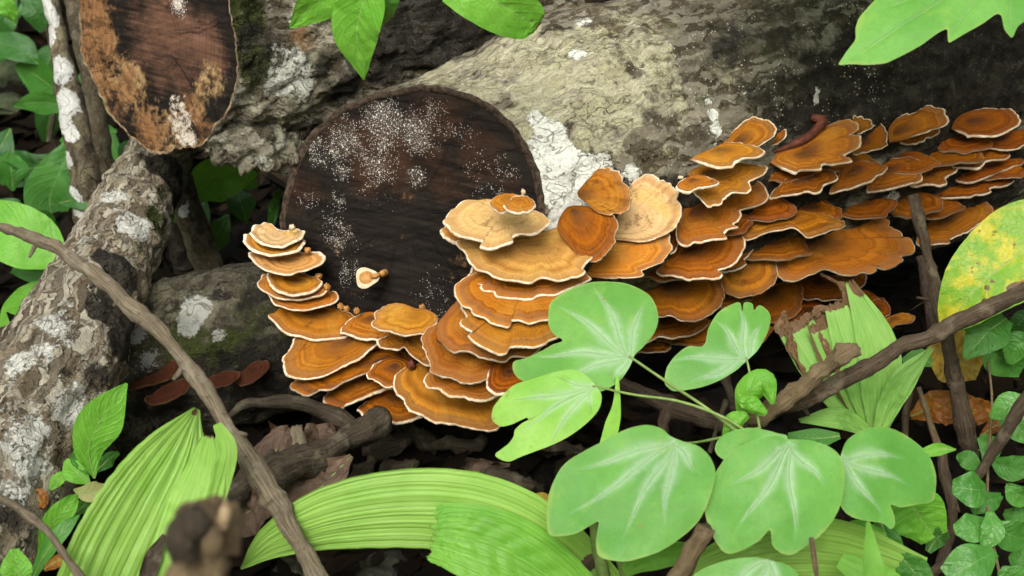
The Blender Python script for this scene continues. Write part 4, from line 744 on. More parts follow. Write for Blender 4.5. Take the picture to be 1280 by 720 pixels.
# shaded shelves that close the gaps between the rows
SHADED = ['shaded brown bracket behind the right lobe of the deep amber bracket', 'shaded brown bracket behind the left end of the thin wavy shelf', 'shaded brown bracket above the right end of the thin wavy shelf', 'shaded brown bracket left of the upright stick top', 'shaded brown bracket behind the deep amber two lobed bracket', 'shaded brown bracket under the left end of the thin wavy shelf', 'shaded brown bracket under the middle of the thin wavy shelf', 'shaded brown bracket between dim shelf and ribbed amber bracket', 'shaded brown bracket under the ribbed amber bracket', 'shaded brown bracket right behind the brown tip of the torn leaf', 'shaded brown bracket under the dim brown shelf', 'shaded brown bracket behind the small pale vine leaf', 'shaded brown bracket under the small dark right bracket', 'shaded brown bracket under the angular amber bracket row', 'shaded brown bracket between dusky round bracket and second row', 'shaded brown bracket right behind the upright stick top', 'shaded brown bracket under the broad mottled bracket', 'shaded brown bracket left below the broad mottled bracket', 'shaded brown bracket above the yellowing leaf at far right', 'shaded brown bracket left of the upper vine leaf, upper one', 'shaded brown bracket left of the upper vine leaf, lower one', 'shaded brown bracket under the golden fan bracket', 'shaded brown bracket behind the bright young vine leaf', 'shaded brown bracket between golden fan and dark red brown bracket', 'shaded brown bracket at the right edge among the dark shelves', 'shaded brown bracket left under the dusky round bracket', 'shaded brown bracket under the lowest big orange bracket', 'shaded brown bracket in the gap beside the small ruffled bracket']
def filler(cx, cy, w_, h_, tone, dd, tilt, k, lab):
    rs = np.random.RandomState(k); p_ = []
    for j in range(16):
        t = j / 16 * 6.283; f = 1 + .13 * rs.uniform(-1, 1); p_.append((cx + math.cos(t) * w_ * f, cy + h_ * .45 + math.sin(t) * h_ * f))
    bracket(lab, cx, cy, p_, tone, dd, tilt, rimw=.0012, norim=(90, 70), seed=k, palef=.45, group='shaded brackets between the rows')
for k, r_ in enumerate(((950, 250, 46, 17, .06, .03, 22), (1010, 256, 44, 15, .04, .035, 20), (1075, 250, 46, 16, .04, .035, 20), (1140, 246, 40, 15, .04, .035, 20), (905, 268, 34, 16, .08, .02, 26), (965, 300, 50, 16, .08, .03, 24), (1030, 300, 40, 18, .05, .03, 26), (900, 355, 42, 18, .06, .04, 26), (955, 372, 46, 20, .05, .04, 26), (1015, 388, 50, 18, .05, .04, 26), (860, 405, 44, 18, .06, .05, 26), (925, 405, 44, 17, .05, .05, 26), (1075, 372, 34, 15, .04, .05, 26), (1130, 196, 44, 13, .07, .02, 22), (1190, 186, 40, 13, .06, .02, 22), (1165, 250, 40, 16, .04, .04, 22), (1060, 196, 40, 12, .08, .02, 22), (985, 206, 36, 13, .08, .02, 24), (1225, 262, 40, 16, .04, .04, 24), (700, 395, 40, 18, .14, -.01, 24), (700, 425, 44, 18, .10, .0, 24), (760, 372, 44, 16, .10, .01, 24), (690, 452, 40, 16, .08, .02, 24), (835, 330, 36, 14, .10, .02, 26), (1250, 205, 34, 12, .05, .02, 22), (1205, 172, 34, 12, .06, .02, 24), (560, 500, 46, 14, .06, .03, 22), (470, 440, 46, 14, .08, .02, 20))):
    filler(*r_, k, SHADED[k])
# tiny stalked fungus on the sawn face
tf = thing('stalked_fungus', 'tiny cream disc fungus with orange knob stalk on the sawn face', 'fungus', P(462, 347, 1.66))
V, *_r = tube([P(459, 347, 1.672), P(468, 345, 1.655), P(476, 343, 1.668), P(481, 341, 1.682)], [.0022, .0028, .003, .0045], 14, 12)
mesh_obj('stalk', V, grid_faces(14, 12, True, True), M['knob'], tf)
blob('knob', 478, 342, 4.2, 1.665, M['knob'], tf, seed=3)
qn = unit(np.array((-.1, -.75, .66))); qq = P(458, 347, 1.660); ee = unit(np.cross((0, 0, 1), qn)); ff = np.cross(qn, ee)
for nm, r0_, r1_, z0, m_ in (('disc', .0002, .0088, .0012, 'knob'), ('margin', .0075, .0138, .0004, 'palebud')):
    rr_ = np.linspace(r0_, r1_, 6); V = []
    for k, r in enumerate(list(rr_) + [r1_ * 1.02, r1_ * .9]):
        for j in range(24):
            a = j / 24 * 6.283; wq = 1 + .12 * math.sin(3 * a + 1) * (nm == 'margin') * (k > 2)
            V.append(qq + (ee * math.cos(a) + ff * math.sin(a) * .9) * r * wq + qn * (z0 - (.0012 if k == 6 else .003 if k == 7 else .0008 * (k / 5) ** 2)))
    mesh_obj(nm, V, grid_faces(8, 24, True), M[m_], tf)
# buds along the edge of the fungus mass: each grows on its own
GB = 'fungus buds at the edge of the brackets'
for lab, x, y, r, d, m_, sq in (
    ('pale bud where the top left bracket meets the log rim', 365, 284, 5.5, 1.675, 'palebud', (1, 1, .9)),
    ('orange bud beside the second bracket of the left stack', 384, 313, 6, 1.69, 'knob', (1, 1, .8)),
    ('reddish bud beside the third bracket of the left stack', 398, 345, 6, 1.69, 'knob', (1, 1, .8)),
    ('orange bud right of the fifth bracket of the left stack', 409, 359, 6.5, 1.68, 'knob', (.9, 1, 1)),
    ('orange bud right of the sixth bracket of the left stack', 426, 383, 6, 1.675, 'knob', (1, 1, .8)),
    ('bigger round bud above the broad left bracket', 433, 386, 5.5, 1.67, 'knob', (1, 1, .9)),
    ('separate ochre bud on the dark wood left of the fuzzy bracket', 446, 389, 6, 1.665, 'knob', (1, 1, .9)),
    ('bud on top of the fuzzy ochre bracket', 528, 384, 5.5, 1.645, 'knob', (1, 1, .9)),
    ('brown round bud above the lowest big orange bracket', 514, 456, 7, 1.64, 'redfungus', (1, 1, 1.1)),
    ('small brown stub above the right button on the sawn end', 654, 241, 4.5, 1.55, 'palebud', (.8, 1, 1.4)),
    ('ochre bump on the strip bracket by the dark bark', 866, 219, 7, 1.67, 'knob', (1.2, 1, .6)),
    ('pale bump on the bark left of the strip bracket', 851, 222, 4, 1.68, 'palebud', (1.2, 1, .7)),
    ('dark bump above the double cap on the bark', 883, 190, 5, 1.70, 'redfungus', (1.2, 1, .7))):
    if x > 690: d = log_depth(x, y) - .004
    blob('fungus_bud', x, y, r * .72, d + .004, M[m_], None, sq, seed=x * .1, bump=.75, label=lab, cat='fungus', group=GB)
# smooth red brown strip lying on the mottled bracket
qs, ns = PLANES['broad mottled bracket with the red strip in the top row']
V, al, an, c, T, r = tube([on_plane(x, y, qs, ns) + ns * h for x, y, h in ((966, 191, .002), (990, 183, .003), (1010, 173, .003), (1021, 163, .003), (1028, 153, .004), (1014, 149, .004))], [.0012, .0045, .0054, .0052, .006, .0045], 40, 20, .0008, 60, 4)
fl = grid_faces(40, 20, True, True); V = cap_fan(V, list(range(20)), c[0], fl); V = cap_fan(V, [39 * 20 + j for j in range(20)][::-1], c[-1], fl)
tag(mesh_obj('fungus_strip', V, fl, M['redfungus']), 'smooth glossy red brown strip curling over the broad mottled bracket', 'fungus')
# ------------------------------------------------------------------ sticks
def stick(name, label, pts, rad, mat, nv=14, disp=.0016, seed=0, knots=(), cat='stick', ends=True, dark=(), dsc=60, jag=0.0, group=None):
    """pts: (px, py, depth); rad: pixels; knots: (fraction, swelling)"""
    cs = [P(*p) for p in pts]; L = sum(np.linalg.norm(np.array(cs[i + 1]) - cs[i]) for i in range(len(cs) - 1))
    nu = max(16, int(L / .004)); ds = [p[2] for p in pts]; rs = [r * d / F for r, d in zip(rad, ds)]
    V, al, an, c, T, r = tube(cs, rs, nu, nv, 0)
    f = np.repeat(np.linspace(0, 1, nu), nv); cen = np.repeat(c, nv, 0); nr = V - cen
    k = np.ones(len(V)); br = np.zeros(len(V))
    for kf, ks in knots: k += ks * np.exp(-((f - kf) * L / .008) ** 2)
    for kf, kw in dark: br = np.maximum(br, np.exp(-((f - kf) * L / kw) ** 2))
    V = cen + nr * k[:, None]; nrn = nr / (np.linalg.norm(nr, axis=1)[:, None] + 1e-9)
    V = V + nrn * (fbma(V, dsc, 4, seed) * disp)[:, None] + (np.repeat(np.array([[noise.noise(Vector((i * .11, seed, q))) for q in range(3)] for i in range(nu)]), nv, 0)) * disp * 1.2
    V = V + nrn * (fbma(V, 16, 2, seed + 7) * np.repeat(r, nv) * .45)[:, None] + nrn * (np.maximum(0, fbma(V, 130, 3, seed + 2)) * disp * .8)[:, None]
    if jag:                                         # splintered end
        e = np.arange(nv); V[-nv:] += T[-1] * (np.array([noise.noise(Vector((j * 1.7, seed, 1))) for j in e]) * jag)[:, None]
    fl = grid_faces(nu, nv, True, True)
    V = cap_fan(V, list(range(nv)), c[0], fl); V = cap_fan(V, [(nu - 1) * nv + j for j in range(nv)][::-1], c[-1], fl)
    z2 = [0, 0]
    o = mesh_obj(name, V, fl, mat, None, {'along': np.concatenate([al, z2]), 'ang': np.concatenate([an, z2]), 'brown': np.concatenate([br, z2])})
    tag(o, label, cat, group)
    rs = np.random.RandomState(int(seed * 13 + 5))
    for k in range(int(L / .14) if L > .2 else 0):   # snapped side shoots
        i = rs.randint(4, nu - 4); sd = unit(np.cross(T[i], rs.normal(size=3))); sd = unit(sd + T[i] * rs.uniform(-.4, .8)); ln = r[i] * rs.uniform(1.5, 3.2)
        W, l2, a2_, *_ = tube([c[i], c[i] + sd * ln * .6, c[i] + sd * ln], [r[i] * .55, r[i] * .34, r[i] * .22], 8, 8, .0012, 80, k); f2_ = grid_faces(8, 8, True, True); W = cap_fan(W, [56 + j for j in range(8)][::-1], c[i] + sd * ln, f2_)
        mesh_obj('side_shoot', W, f2_, mat, o, {'along': np.append(l2, 0), 'ang': np.append(a2_, 0), 'brown': np.zeros(len(W))})
    return o
stick('diagonal_stick', 'long grey brown stick slanting across the lower left in front of the trunk', [(-30, 275, 1.46), (20, 290, 1.45), (75, 313, 1.44), (125, 350, 1.42), (165, 385, 1.40), (205, 420, 1.39), (245, 472, 1.38), (290, 540, 1.36), (330, 605, 1.34), (352, 640, 1.33), (372, 675, 1.32), (410, 740, 1.30)],
      [7, 7.5, 8.5, 9, 10, 10, 10, 10.5, 11.5, 14, 12, 13], M['stick'], 20, .002, 1, ((.38, .25), (.77, .3), (.42, .2)), dark=())
stick('thin_twig', 'thin grey twig in the bottom left corner', [(-20, 612, 1.25), (30, 640, 1.25), (62, 668, 1.24), (105, 730, 1.22)], [4, 4.5, 5, 5.5], M['stick'], 10, .0012, 3, ((.45, .4),))
stick('dark_twig', 'short black twig beside the tan leaf at lower left', [(20, 690, 1.44), (50, 650, 1.45), (75, 622, 1.46), (99, 602, 1.47)], [3, 6, 8, 8], M['stick_d'], 12, .0015, 4, ((.7, .3),), jag=.006)
stick('mossy_branch', 'short thick branch crossing behind the diagonal stick over dead leaves', [(268, 632, 1.50), (310, 606, 1.52), (350, 583, 1.54), (400, 570, 1.57), (440, 548, 1.60), (478, 524, 1.64)], [19, 19, 21, 19, 18, 16], M['stick_d'], 20, .003, 5, ((.35, .25), (.6, .12)))
stick('branch_stub', 'upright broken stub on the short thick branch', [(372, 575, 1.56), (374, 555, 1.56), (370, 532, 1.57)], [11, 9, 6], M['stick'], 12, .002, 6, jag=.01)
stick('black_root', 'thin black arched root under the large oval bracket', [(285, 520, 1.62), (310, 505, 1.63), (345, 502, 1.64), (385, 508, 1.65), (420, 522, 1.66), (455, 545, 1.66)], [4, 6, 7, 8, 10, 12], M['stick_d'], 12, .0018, 7)
stick('slanting_stick', 'long slim stick rising to the right edge over the torn pleated leaf', [(925, 534, 1.50), (985, 508, 1.49), (1060, 471, 1.47), (1130, 434, 1.45), (1200, 402, 1.43), (1300, 355, 1.40)], [7, 9, 10, 10, 10, 10], M['stick_r'], 18, .0018, 8, ((.3, .15), (.62, .15)))
stick('knobbly_stub', 'short scabby stub lying above the long slim stick', [(935, 528, 1.47), (965, 510, 1.46), (1000, 487, 1.45), (1030, 462, 1.44), (1052, 445, 1.43), (1072, 436, 1.43)], [7, 9, 9, 10, 12, 8], M['stick_t'], 16, .0035, 9, ((.55, .2), (.85, .3)), jag=.008, dsc=90)
stick('upright_stick', 'upright brown stick with a pale cut top before the right brackets', [(1142, 243, 1.66), (1150, 280, 1.66), (1165, 340, 1.65), (1180, 410, 1.64), (1195, 480, 1.64), (1208, 540, 1.65), (1216, 590, 1.67)], [6, 8, 9, 9.5, 10, 10, 10], M['stick_r'], 14, .002, 10, ((.4, .2), (.8, .25)), jag=.003)
stick('leaning_twig', 'dark twig leaning in from the right edge below the orange leaf', [(1222, 596, 1.50), (1245, 560, 1.48), (1290, 490, 1.44)], [6, 8, 9], M['stick_r'], 12, .0014, 11)
stick('purple_root', 'purple brown root behind the vine stalks', [(765, 476, 1.62), (800, 490, 1.61), (845, 512, 1.60), (905, 530, 1.60)], [7, 9, 11, 12], M['stick_p'], 14, .0022, 12, ((.6, .2),))
stick('root_fork', 'purple brown root fork pointing down between the vine leaves', [(835, 508, 1.60), (828, 528, 1.59), (834, 548, 1.60)], [8, 6, 4], M['stick_p'], 10, .002, 13)
stick('dead_twig', 'brown dead twig standing left of the curled green buds', [(905, 470, 1.56), (912, 490, 1.55), (916, 512, 1.55)], [6, 6, 7], M['stick_p'], 10, .0018, 14)
stick('black_twig', 'black thin stem crossing behind the vine stalks', [(908, 500, 1.48), (896, 535, 1.47), (886, 566, 1.46)], [3, 3, 3], M['stick_d'], 8, .001, 15)
stick('lichened_peg', 'lichen spotted stick end poking up between the two biggest leaves', [(836, 740, 1.24), (860, 700, 1.23), (883, 660, 1.22)], [10, 10, 9], M['stick_t'], 14, .002, 16, jag=.006)
stick('broken_peg', 'broken dark peg at the bottom beside the arching leaf', [(712, 722, 1.36), (732, 702, 1.36), (750, 692, 1.36)], [10, 12, 11], M['stick_p'], 12, .002, 17, jag=.006)
stick('dark_thin_twig', 'thin dark stem left of the pale twig under the long stick', [(1140, 460, 1.68), (1134, 510, 1.67), (1131, 548, 1.67)], [3.5, 4, 4.5], M['stick_r'], 8, .001, 18)
stick('pale_twig', 'pale thin twig between the thin dark stem and the upright stick', [(1148, 484, 1.62), (1160, 520, 1.62), (1178, 575, 1.62), (1196, 640, 1.62)], [3, 3.5, 4, 4.5], M['stick_t'], 8, .001, 19, ((.2, .5),))
stick('bent_twig', 'brown stem running down to the bottom right leaves', [(1176, 560, 1.58), (1184, 610, 1.57), (1190, 650, 1.56), (1172, 730, 1.54)], [6, 7, 7, 7], M['stick_r'], 10, .002, 20)
stick('creeping_twig', 'reddish creeping stem in the bottom right corner', [(1160, 722, 1.42), (1200, 690, 1.43), (1245, 676, 1.44)], [6, 6, 5], M['stick_r'], 10, .0016, 21)
stick('upright_twig', 'thin brown upright twig at the bottom between vine leaves', [(1022, 730, 1.22), (1018, 700, 1.22), (1014, 672, 1.22)], [3, 3, 2.5], M['stick_t'], 8, .0008, 22)
stick('straw', 'fine pale straw across the dark hollow by the upright stick', [(1138, 388, 1.72), (1155, 377, 1.68), (1168, 367, 1.64)], [.8, .9, .8], M['stick_t'], 6, .0002, 23)
stick('red_twig', 'dull red shaded stem behind the upright stick', [(1152, 320, 1.78), (1162, 370, 1.77), (1172, 420, 1.76)], [8, 8, 9], M['stick_p'], 10, .0015, 24)
stick('hanging_root', 'thin hanging root on the dark bark by the angular bracket', [(1189, 96, 1.72), (1192, 120, 1.72), (1193, 150, 1.74)], [2.5, 3, 2.5], M['stick_d'], 8, .001, 25)
# out of focus broken twig close to the lens
fg = thing('broken_twig', 'blurred broken brown twig end close to the camera at the bottom', 'twig', P(250, 740, .72))
V, al, an, c, T, r = tube([P(246, 780, .70), P(248, 725, .71), P(252, 680, .72), P(262, 645, .73), P(268, 622, .735)], [.015, .015, .0155, .013, .006], 40, 30, .007, 55, 3, 4, .006)
fl = grid_faces(40, 30, True, True); V = cap_fan(V, [39 * 30 + j for j in range(30)][::-1], c[-1], fl)
mesh_obj('stem', V, fl, M['stick_t'], fg, {'along': np.append(al, 0), 'ang': np.append(an, 0), 'brown': np.zeros(len(V))})
for nm, pts_, rs_, m_ in (('splinter', [P(285, 690, .715), P(290, 660, .715), P(292, 628, .72)], [.006, .006, .002], 'stick_t'), ('splinter', [P(232, 700, .69), P(228, 670, .69), P(240, 640, .70)], [.006, .008, .004], 'stick_d'), ('splinter', [P(262, 700, .68), P(266, 680, .68), P(272, 662, .69)], [.004, .005, .002], 'stick_t'), ('splinter', [P(276, 660, .70), P(281, 640, .70), P(282, 618, .71)], [.004, .004, .001], 'woodend'), ('bud_scale', [P(246, 672, .69), P(242, 655, .69), P(248, 640, .70)], [.007, .009, .004], 'stick_d')):
    V, al, an, c, T, r = tube(pts_, rs_, 14, 12, .002, 70, len(pts_) + 1); fl = grid_faces(14, 12, True, True); V = cap_fan(V, [13 * 12 + j for j in range(12)][::-1], c[-1], fl)
    mesh_obj(nm, V, fl, M[m_], fg, {'along': np.append(al, 0), 'ang': np.append(an, 0), 'brown': np.zeros(len(V))})

# ------------------------------------------------------------------ leaves
def ribbon(name, spine, hw, mat, roll=0, fold=.12, pleats=0, pamp=.0, wav=.0, nu=48, nv=25, parent=None, brown=None, midrib=True, seed=0, curl=0.0, tipcurl=0.0, hole=None, asym=None, quilt=0.0, mr=.0010, ragged=0.0):
    """leaf blade along a spine of (px, py, depth); hw: half widths in pixels"""
    c = crom_u([P(*s) for s in spine], nu); ds = crom_u([s[2] for s in spine], nu)[:, 0]
    h = np.maximum(crom_u(hw, nu)[:, 0], .15) * ds / F
    T = np.gradient(c, axis=0); T /= np.linalg.norm(T, axis=1)[:, None]
    vd = c - CAM; vd /= np.linalg.norm(vd, axis=1)[:, None]
    S = np.cross(T, vd); S /= np.linalg.norm(S, axis=1)[:, None]; N = np.cross(S, T)
    N = np.where((np.sum(N * vd, 1) > 0)[:, None], -N, N)
    ro = R(roll); S2 = S * math.cos(ro) + N * math.sin(ro); N2 = N * math.cos(ro) - S * math.sin(ro); h = h / max(.35, math.cos(ro))
    vv = np.linspace(-1, 1, nv); V, lu, lv, bw = [], [], [], []
    for i in range(nu):
        u = i / (nu - 1)
        for v in vv:
            k = h[i] * (1 if not asym else (1 + asym * v))
            z = fold * abs(v) * h[i] - curl * v * v * h[i]
            if pleats:
                vw = v + .10 * noise.noise(Vector((v * 3.1, seed * 2.0, u * 1.2))); tri = abs(((vw * pleats) % 2) - 1); tri = tri * tri * (3 - 2 * tri)
                z += pamp * (.35 + .65 * abs(noise.noise(Vector((v * 4.3, seed, u * 2.0)))) * 1.6) * (tri - .5) * min(1, h[i] / .01) * .5
                z += pamp * .16 * math.sin(vw * pleats * 3 * math.pi)
            if wav: z += wav * noise.noise(Vector((u * 5 + seed, v * 1.5, seed))) * (.3 + .7 * abs(v)) + wav * .35 * noise.noise(Vector((u * 17 + seed, v * 3, seed)))
            if quilt: z += quilt * abs(math.sin((u * 9 - abs(v) * 1.6) * math.pi)) * (1 - abs(v) ** 3)
            z -= tipcurl * u ** 4
            ed = 1 + .02 * noise.noise(Vector((u * 30, v * 2, seed))) * abs(v)
            rg = T[i] * ragged * ((noise.noise(Vector((v * 5.3, seed, 2))) + .6 * noise.noise(Vector((v * 19, seed, 4)))) * (u ** 14 + (1 - u) ** 14)) if ragged else 0
            V.append(c[i] + S2[i] * v * k * ed + N2[i] * z + rg); lu.append(u); lv.append(v)
            bw.append(0 if not brown else max([b * max(0, 1 - (((u - bu) / ru) ** 2 + ((v - bv) / rv) ** 2)) * 1.6 for bu, bv, ru, rv, b in brown] + [0]))
    V = np.array(V)
    fc = grid_faces(nu, nv)
    if hole:
        keep = []
        for f in fc:
            i, j = f[0] // nv, f[0] % nv; u, v = i / (nu - 1), vv[j]
            if not any(((u - a) / ra) ** 2 + ((v - b) / rb) ** 2 < 1 + .5 * noise.noise(Vector((u * 60, v * 20, 1))) for a, b, ra, rb in hole): keep.append(f)
        fc = keep
    o = mesh_obj(name, V, fc, mat, parent, {'lu': lu, 'lv': lv, 'brown': bw})
    if midrib:
        cs = c + N2 * (-.0004); k = slice(0, nu, max(1, nu // 20)); rr = np.interp(np.linspace(0, 1, len(cs[k])), [0, 1], [mr, mr * .3])
        W, *_ = tube(cs[k], rr, 30, 6); mesh_obj('midrib', W, grid_faces(30, 6, True, True), M['vstem'], o)
    return o
def stalk(pts, rad, parent, name='stalk', mat='vstem', nu=24):
    W, *_ = tube([P(*p) for p in pts], [r * p[2] / F for r, p in zip(rad, pts)], nu, 8); return mesh_obj(name, W, grid_faces(nu, 8, True, True), M[mat], parent)
def leaf(name, label, spine, hw, mat, cat='leaf', group=None, **kw):
    return tag(ribbon(name, spine, hw, M[mat], **kw), label, cat, group)

# --- twin lobed vine in front of the fungi: one plant
vine = thing('twin_lobed_vine', 'climbing vine with large two lobed pale veined leaves before the fungi', 'vine', ground_at(930, 640))
def vleaf(label, bx, by, pts, veins, d, tilt=38, roll=0, mat='vine', cup=.12, wav=.0045, seed=0, width=5.0):
    q = P(bx, by, d); n = unit(np.array((math.sin(R(roll)), -math.sin(R(tilt)), math.cos(R(tilt)) * math.cos(R(roll)))))
    e1 = unit(np.cross((0, 1, 0), n)); e1 = -e1 if e1[0] < 0 else e1; e2 = np.cross(n, e1)
    to2 = lambda x, y: (lambda w3: np.array((w3 @ e1, w3 @ e2)))(on_plane(x, y, q, n) - q)
    o2 = crom(np.array([to2(x, y) for x, y in pts]), 240, True)
    if np.sum(o2[:, 0] * np.roll(o2[:, 1], -1) - o2[:, 1] * np.roll(o2[:, 0], -1)) < 0: o2 = o2[::-1]
    nr = 44; tv = np.linspace(.004, 1, nr); A = np.vstack([o2 * t for t in tv]); Rm = np.linalg.norm(o2, axis=1).max()
    vein = np.zeros(len(A)); rib = np.zeros(len(A)); rid = np.zeros(len(A))
    for vx, vy, ln in veins:                         # each vein runs from the leaf base, slightly bowed, fading before the edge
        e = to2(vx, vy); L = np.linalg.norm(e); t = e / L; nn = np.array((-t[1], t[0])); a = A @ t; b = A @ nn
        wd = width * 2.3 * d / F * (.30 + 1.0 * np.exp(-((a / L - .42) / .38) ** 2)); ln = ln * 1.3; b = b + .0022 * np.sin(a / L * 5 + vx)
        f = (.55 * np.exp(-(b / wd) ** 2) + .45 * np.exp(-(b / wd * 2.6) ** 2)) * (a > -.002) * (1 - sst(.55 * L * ln, 1.05 * L * ln, a))
        vein = np.maximum(vein, f); rib = np.maximum(rib, np.exp(-(b / .0009) ** 2) * (a > 0) * (1 - sst(.9 * L, 1.3 * L, a)))
        rid = np.maximum(rid, np.exp(-(b / .0035) ** 2) * (a > 0) * (1 - sst(.7 * L, 1.3 * L, a)))
    vein = np.maximum(vein, .55 * np.exp(-(np.linalg.norm(A, axis=1) / (14 * d / F)) ** 2))
    rr = np.linalg.norm(A, axis=1)
    z = -cup * rr ** 2 / Rm + np.array([noise.noise(Vector((p[0] * 26 + seed, p[1] * 26, seed))) for p in A]) * wav - rid * .0011
    V = q + A @ np.array([e1, e2]) + np.outer(z, n)
    o = mesh_obj('leaf', V, grid_faces(nr, 240, True), M[mat], vine, {'vein': vein, 'rib': rib, 'zt': np.repeat(tv, 240)}); o['label'] = label
    return o
vleaf('upper left vine leaf with a deep side notch', 786, 445, [(794, 443), (805, 432), (818, 415), (823, 398), (820, 382), (812, 368), (797, 357), (780, 350), (760, 348), (740, 349), (720, 354), (700, 362), (687, 374), (685, 388), (685, 402), (691, 414), (703, 423), (690, 427), (675, 435), (655, 444), (641, 447), (640, 458), (648, 468), (665, 475), (700, 481), (735, 488), (748, 489), (760, 485), (775, 475), (785, 462), (790, 452)],
      [(714, 390, 1.1), (752, 372, 1.1), (800, 385, 1.0), (690, 440, 1.1), (715, 468, 1.1), (770, 475, .9)], 1.42, 40, -5, seed=1)
vleaf('bright young vine leaf with a bitten edge at the fungus', 741, 482, [(748, 486), (752, 495), (750, 508), (742, 520), (725, 535), (705, 548), (680, 558), (650, 568), (635, 573), (622, 569), (618, 563), (632, 554), (641, 543), (643, 535), (652, 527), (660, 523), (655, 519), (648, 524), (640, 528), (625, 530), (614, 521), (615, 508), (622, 498), (632, 487), (645, 477), (670, 471), (700, 464), (718, 463), (734, 471)],
      [(650, 500, 1.0), (665, 525, 1.1), (700, 475, .8), (690, 545, 1.0), (735, 515, .7)], 1.385, 42, -4, 'vine_y', seed=2, width=3.6)
vleaf('small pale vine leaf with two dark bite marks at its top', 933, 447, [(940, 445), (947, 438), (955, 425), (962, 410), (965, 395), (961, 385), (951, 379), (944, 386), (942, 377), (932, 376), (929, 388), (926, 376), (913, 380), (898, 390), (886, 410), (880, 431), (862, 431), (848, 440), (838, 452), (834, 462), (833, 475), (838, 482), (845, 486), (860, 485), (880, 482), (900, 475), (920, 463), (930, 454)],
      [(902, 408, 1.1), (927, 396, 1.1), (950, 408, 1.0), (858, 448, 1.1), (875, 473, 1.0)], 1.44, 44, 4, seed=3)
vleaf('biggest vine leaf at bottom centre, lobes pointing down left', 842, 554, [(838, 545), (828, 536), (812, 531), (795, 533), (775, 540), (755, 550), (730, 563), (705, 580), (692, 600), (685, 620), (683, 645), (686, 665), (700, 668), (720, 665), (738, 655), (748, 650), (747, 662), (745, 680), (750, 695), (775, 700), (795, 698), (825, 688), (855, 668), (875, 648), (888, 620), (894, 592), (892, 580), (885, 568), (872, 558), (856, 553)],
      [(735, 580, 1.0), (742, 622, 1.15), (790, 645, 1.1), (833, 640, 1.05), (870, 588, .9)], 1.26, 40, -3, seed=4, cup=.06)
vleaf('broad vine leaf right of the biggest, tips pointing straight down', 988, 557, [(983, 549), (968, 545), (945, 550), (915, 564), (895, 590), (884, 612), (882, 635), (888, 660), (900, 682), (912, 691), (930, 686), (950, 675), (963, 662), (967, 680), (977, 689), (992, 692), (1008, 682), (1030, 665), (1048, 640), (1055, 615), (1056, 590), (1050, 570), (1035, 557), (1015, 550), (998, 549)],
      [(925, 600, 1.0), (938, 640, 1.15), (992, 650, 1.1), (1025, 600, 1.0), (960, 575, .6)], 1.27, 42, 4, seed=5, cup=.05)
vleaf('dull vine leaf half hidden behind the broad one', 985, 556, [(984, 548), (972, 541), (955, 536), (935, 534), (915, 538), (900, 546), (895, 560), (905, 572), (930, 580), (960, 575)], [(930, 552, .8)], 1.31, 40, 0, seed=6)
vleaf('rightmost vine leaf with brown specks near its top edge', 1051, 572, [(1055, 558), (1065, 545), (1085, 535), (1110, 533), (1130, 538), (1150, 550), (1165, 565), (1173, 585), (1175, 605), (1172, 622), (1150, 628), (1130, 632), (1116, 629), (1120, 640), (1122, 652), (1117, 659), (1105, 652), (1085, 650), (1065, 645), (1052, 632), (1046, 610), (1046, 590)],
      [(1120, 568, 1.0), (1125, 600, 1.0), (1092, 628, 1.1)], 1.30, 40, 6, seed=7)
vleaf('cropped vine leaf at the bottom edge of the picture', 958, 702, [(952, 698), (935, 697), (910, 700), (885, 707), (868, 718), (862, 740), (880, 765), (920, 775), (955, 765), (985, 760), (1003, 740), (998, 718), (985, 706), (968, 701)], [(905, 735, 1), (940, 750, 1), (985, 735, .8)], 1.18, 40, 0, seed=8)
stalk([(786, 445, 1.42), (830, 475, 1.415), (880, 508, 1.41), (925, 541, 1.39), (955, 552, 1.37)], [1.6, 1.9, 2.1, 2.3, 2.4], vine)
stalk([(741, 482, 1.385), (790, 493, 1.40), (850, 502, 1.40), (905, 522, 1.39), (945, 548, 1.37)], [1.5, 1.7, 1.9, 2.0, 2.2], vine)
stalk([(933, 447, 1.44), (940, 480, 1.43), (947, 520, 1.41), (953, 552, 1.37)], [1.4, 1.5, 1.6, 1.7], vine)
stalk([(842, 554, 1.262), (870, 553, 1.31), (910, 545, 1.35), (950, 535, 1.38)], [1.4, 1.6, 1.8, 1.9], vine)
stalk([(988, 557, 1.272), (975, 552, 1.32), (955, 552, 1.37)], [1.4, 1.6, 1.8], vine)
stalk([(1051, 572, 1.302), (1020, 560, 1.33), (985, 552, 1.36), (955, 552, 1.37)], [1.4, 1.6, 1.7, 1.8], vine)
stalk([(955, 552, 1.37), (940, 600, 1.40), (925, 680, 1.45), (930, 760, 1.47)], [2.4, 2.6, 3, 3.2], vine, 'stem')
ribbon('leaf', [(772, 470, 1.41), (771, 505, 1.40), (766, 530, 1.39), (758, 560, 1.38)], [1.5, 5, 9, 9], M['vine_y'], 25, parent=vine, midrib=False)
for pts_, hw_, m_ in (([(925, 515, 1.43), (935, 492, 1.42), (955, 478, 1.42), (966, 505, 1.42)], [5, 16, 15, 3], 'bright'), ([(920, 500, 1.41), (938, 506, 1.40), (958, 518, 1.40)], [2, 11, 4], 'bright'), ([(905, 545, 1.42), (918, 528, 1.41), (935, 518, 1.41)], [3, 12, 5], 'bright')):
    ribbon('rolled_leaf', pts_, hw_, M[m_], 10, parent=vine, curl=.55, wav=.004, nu=24, nv=15, midrib=False)
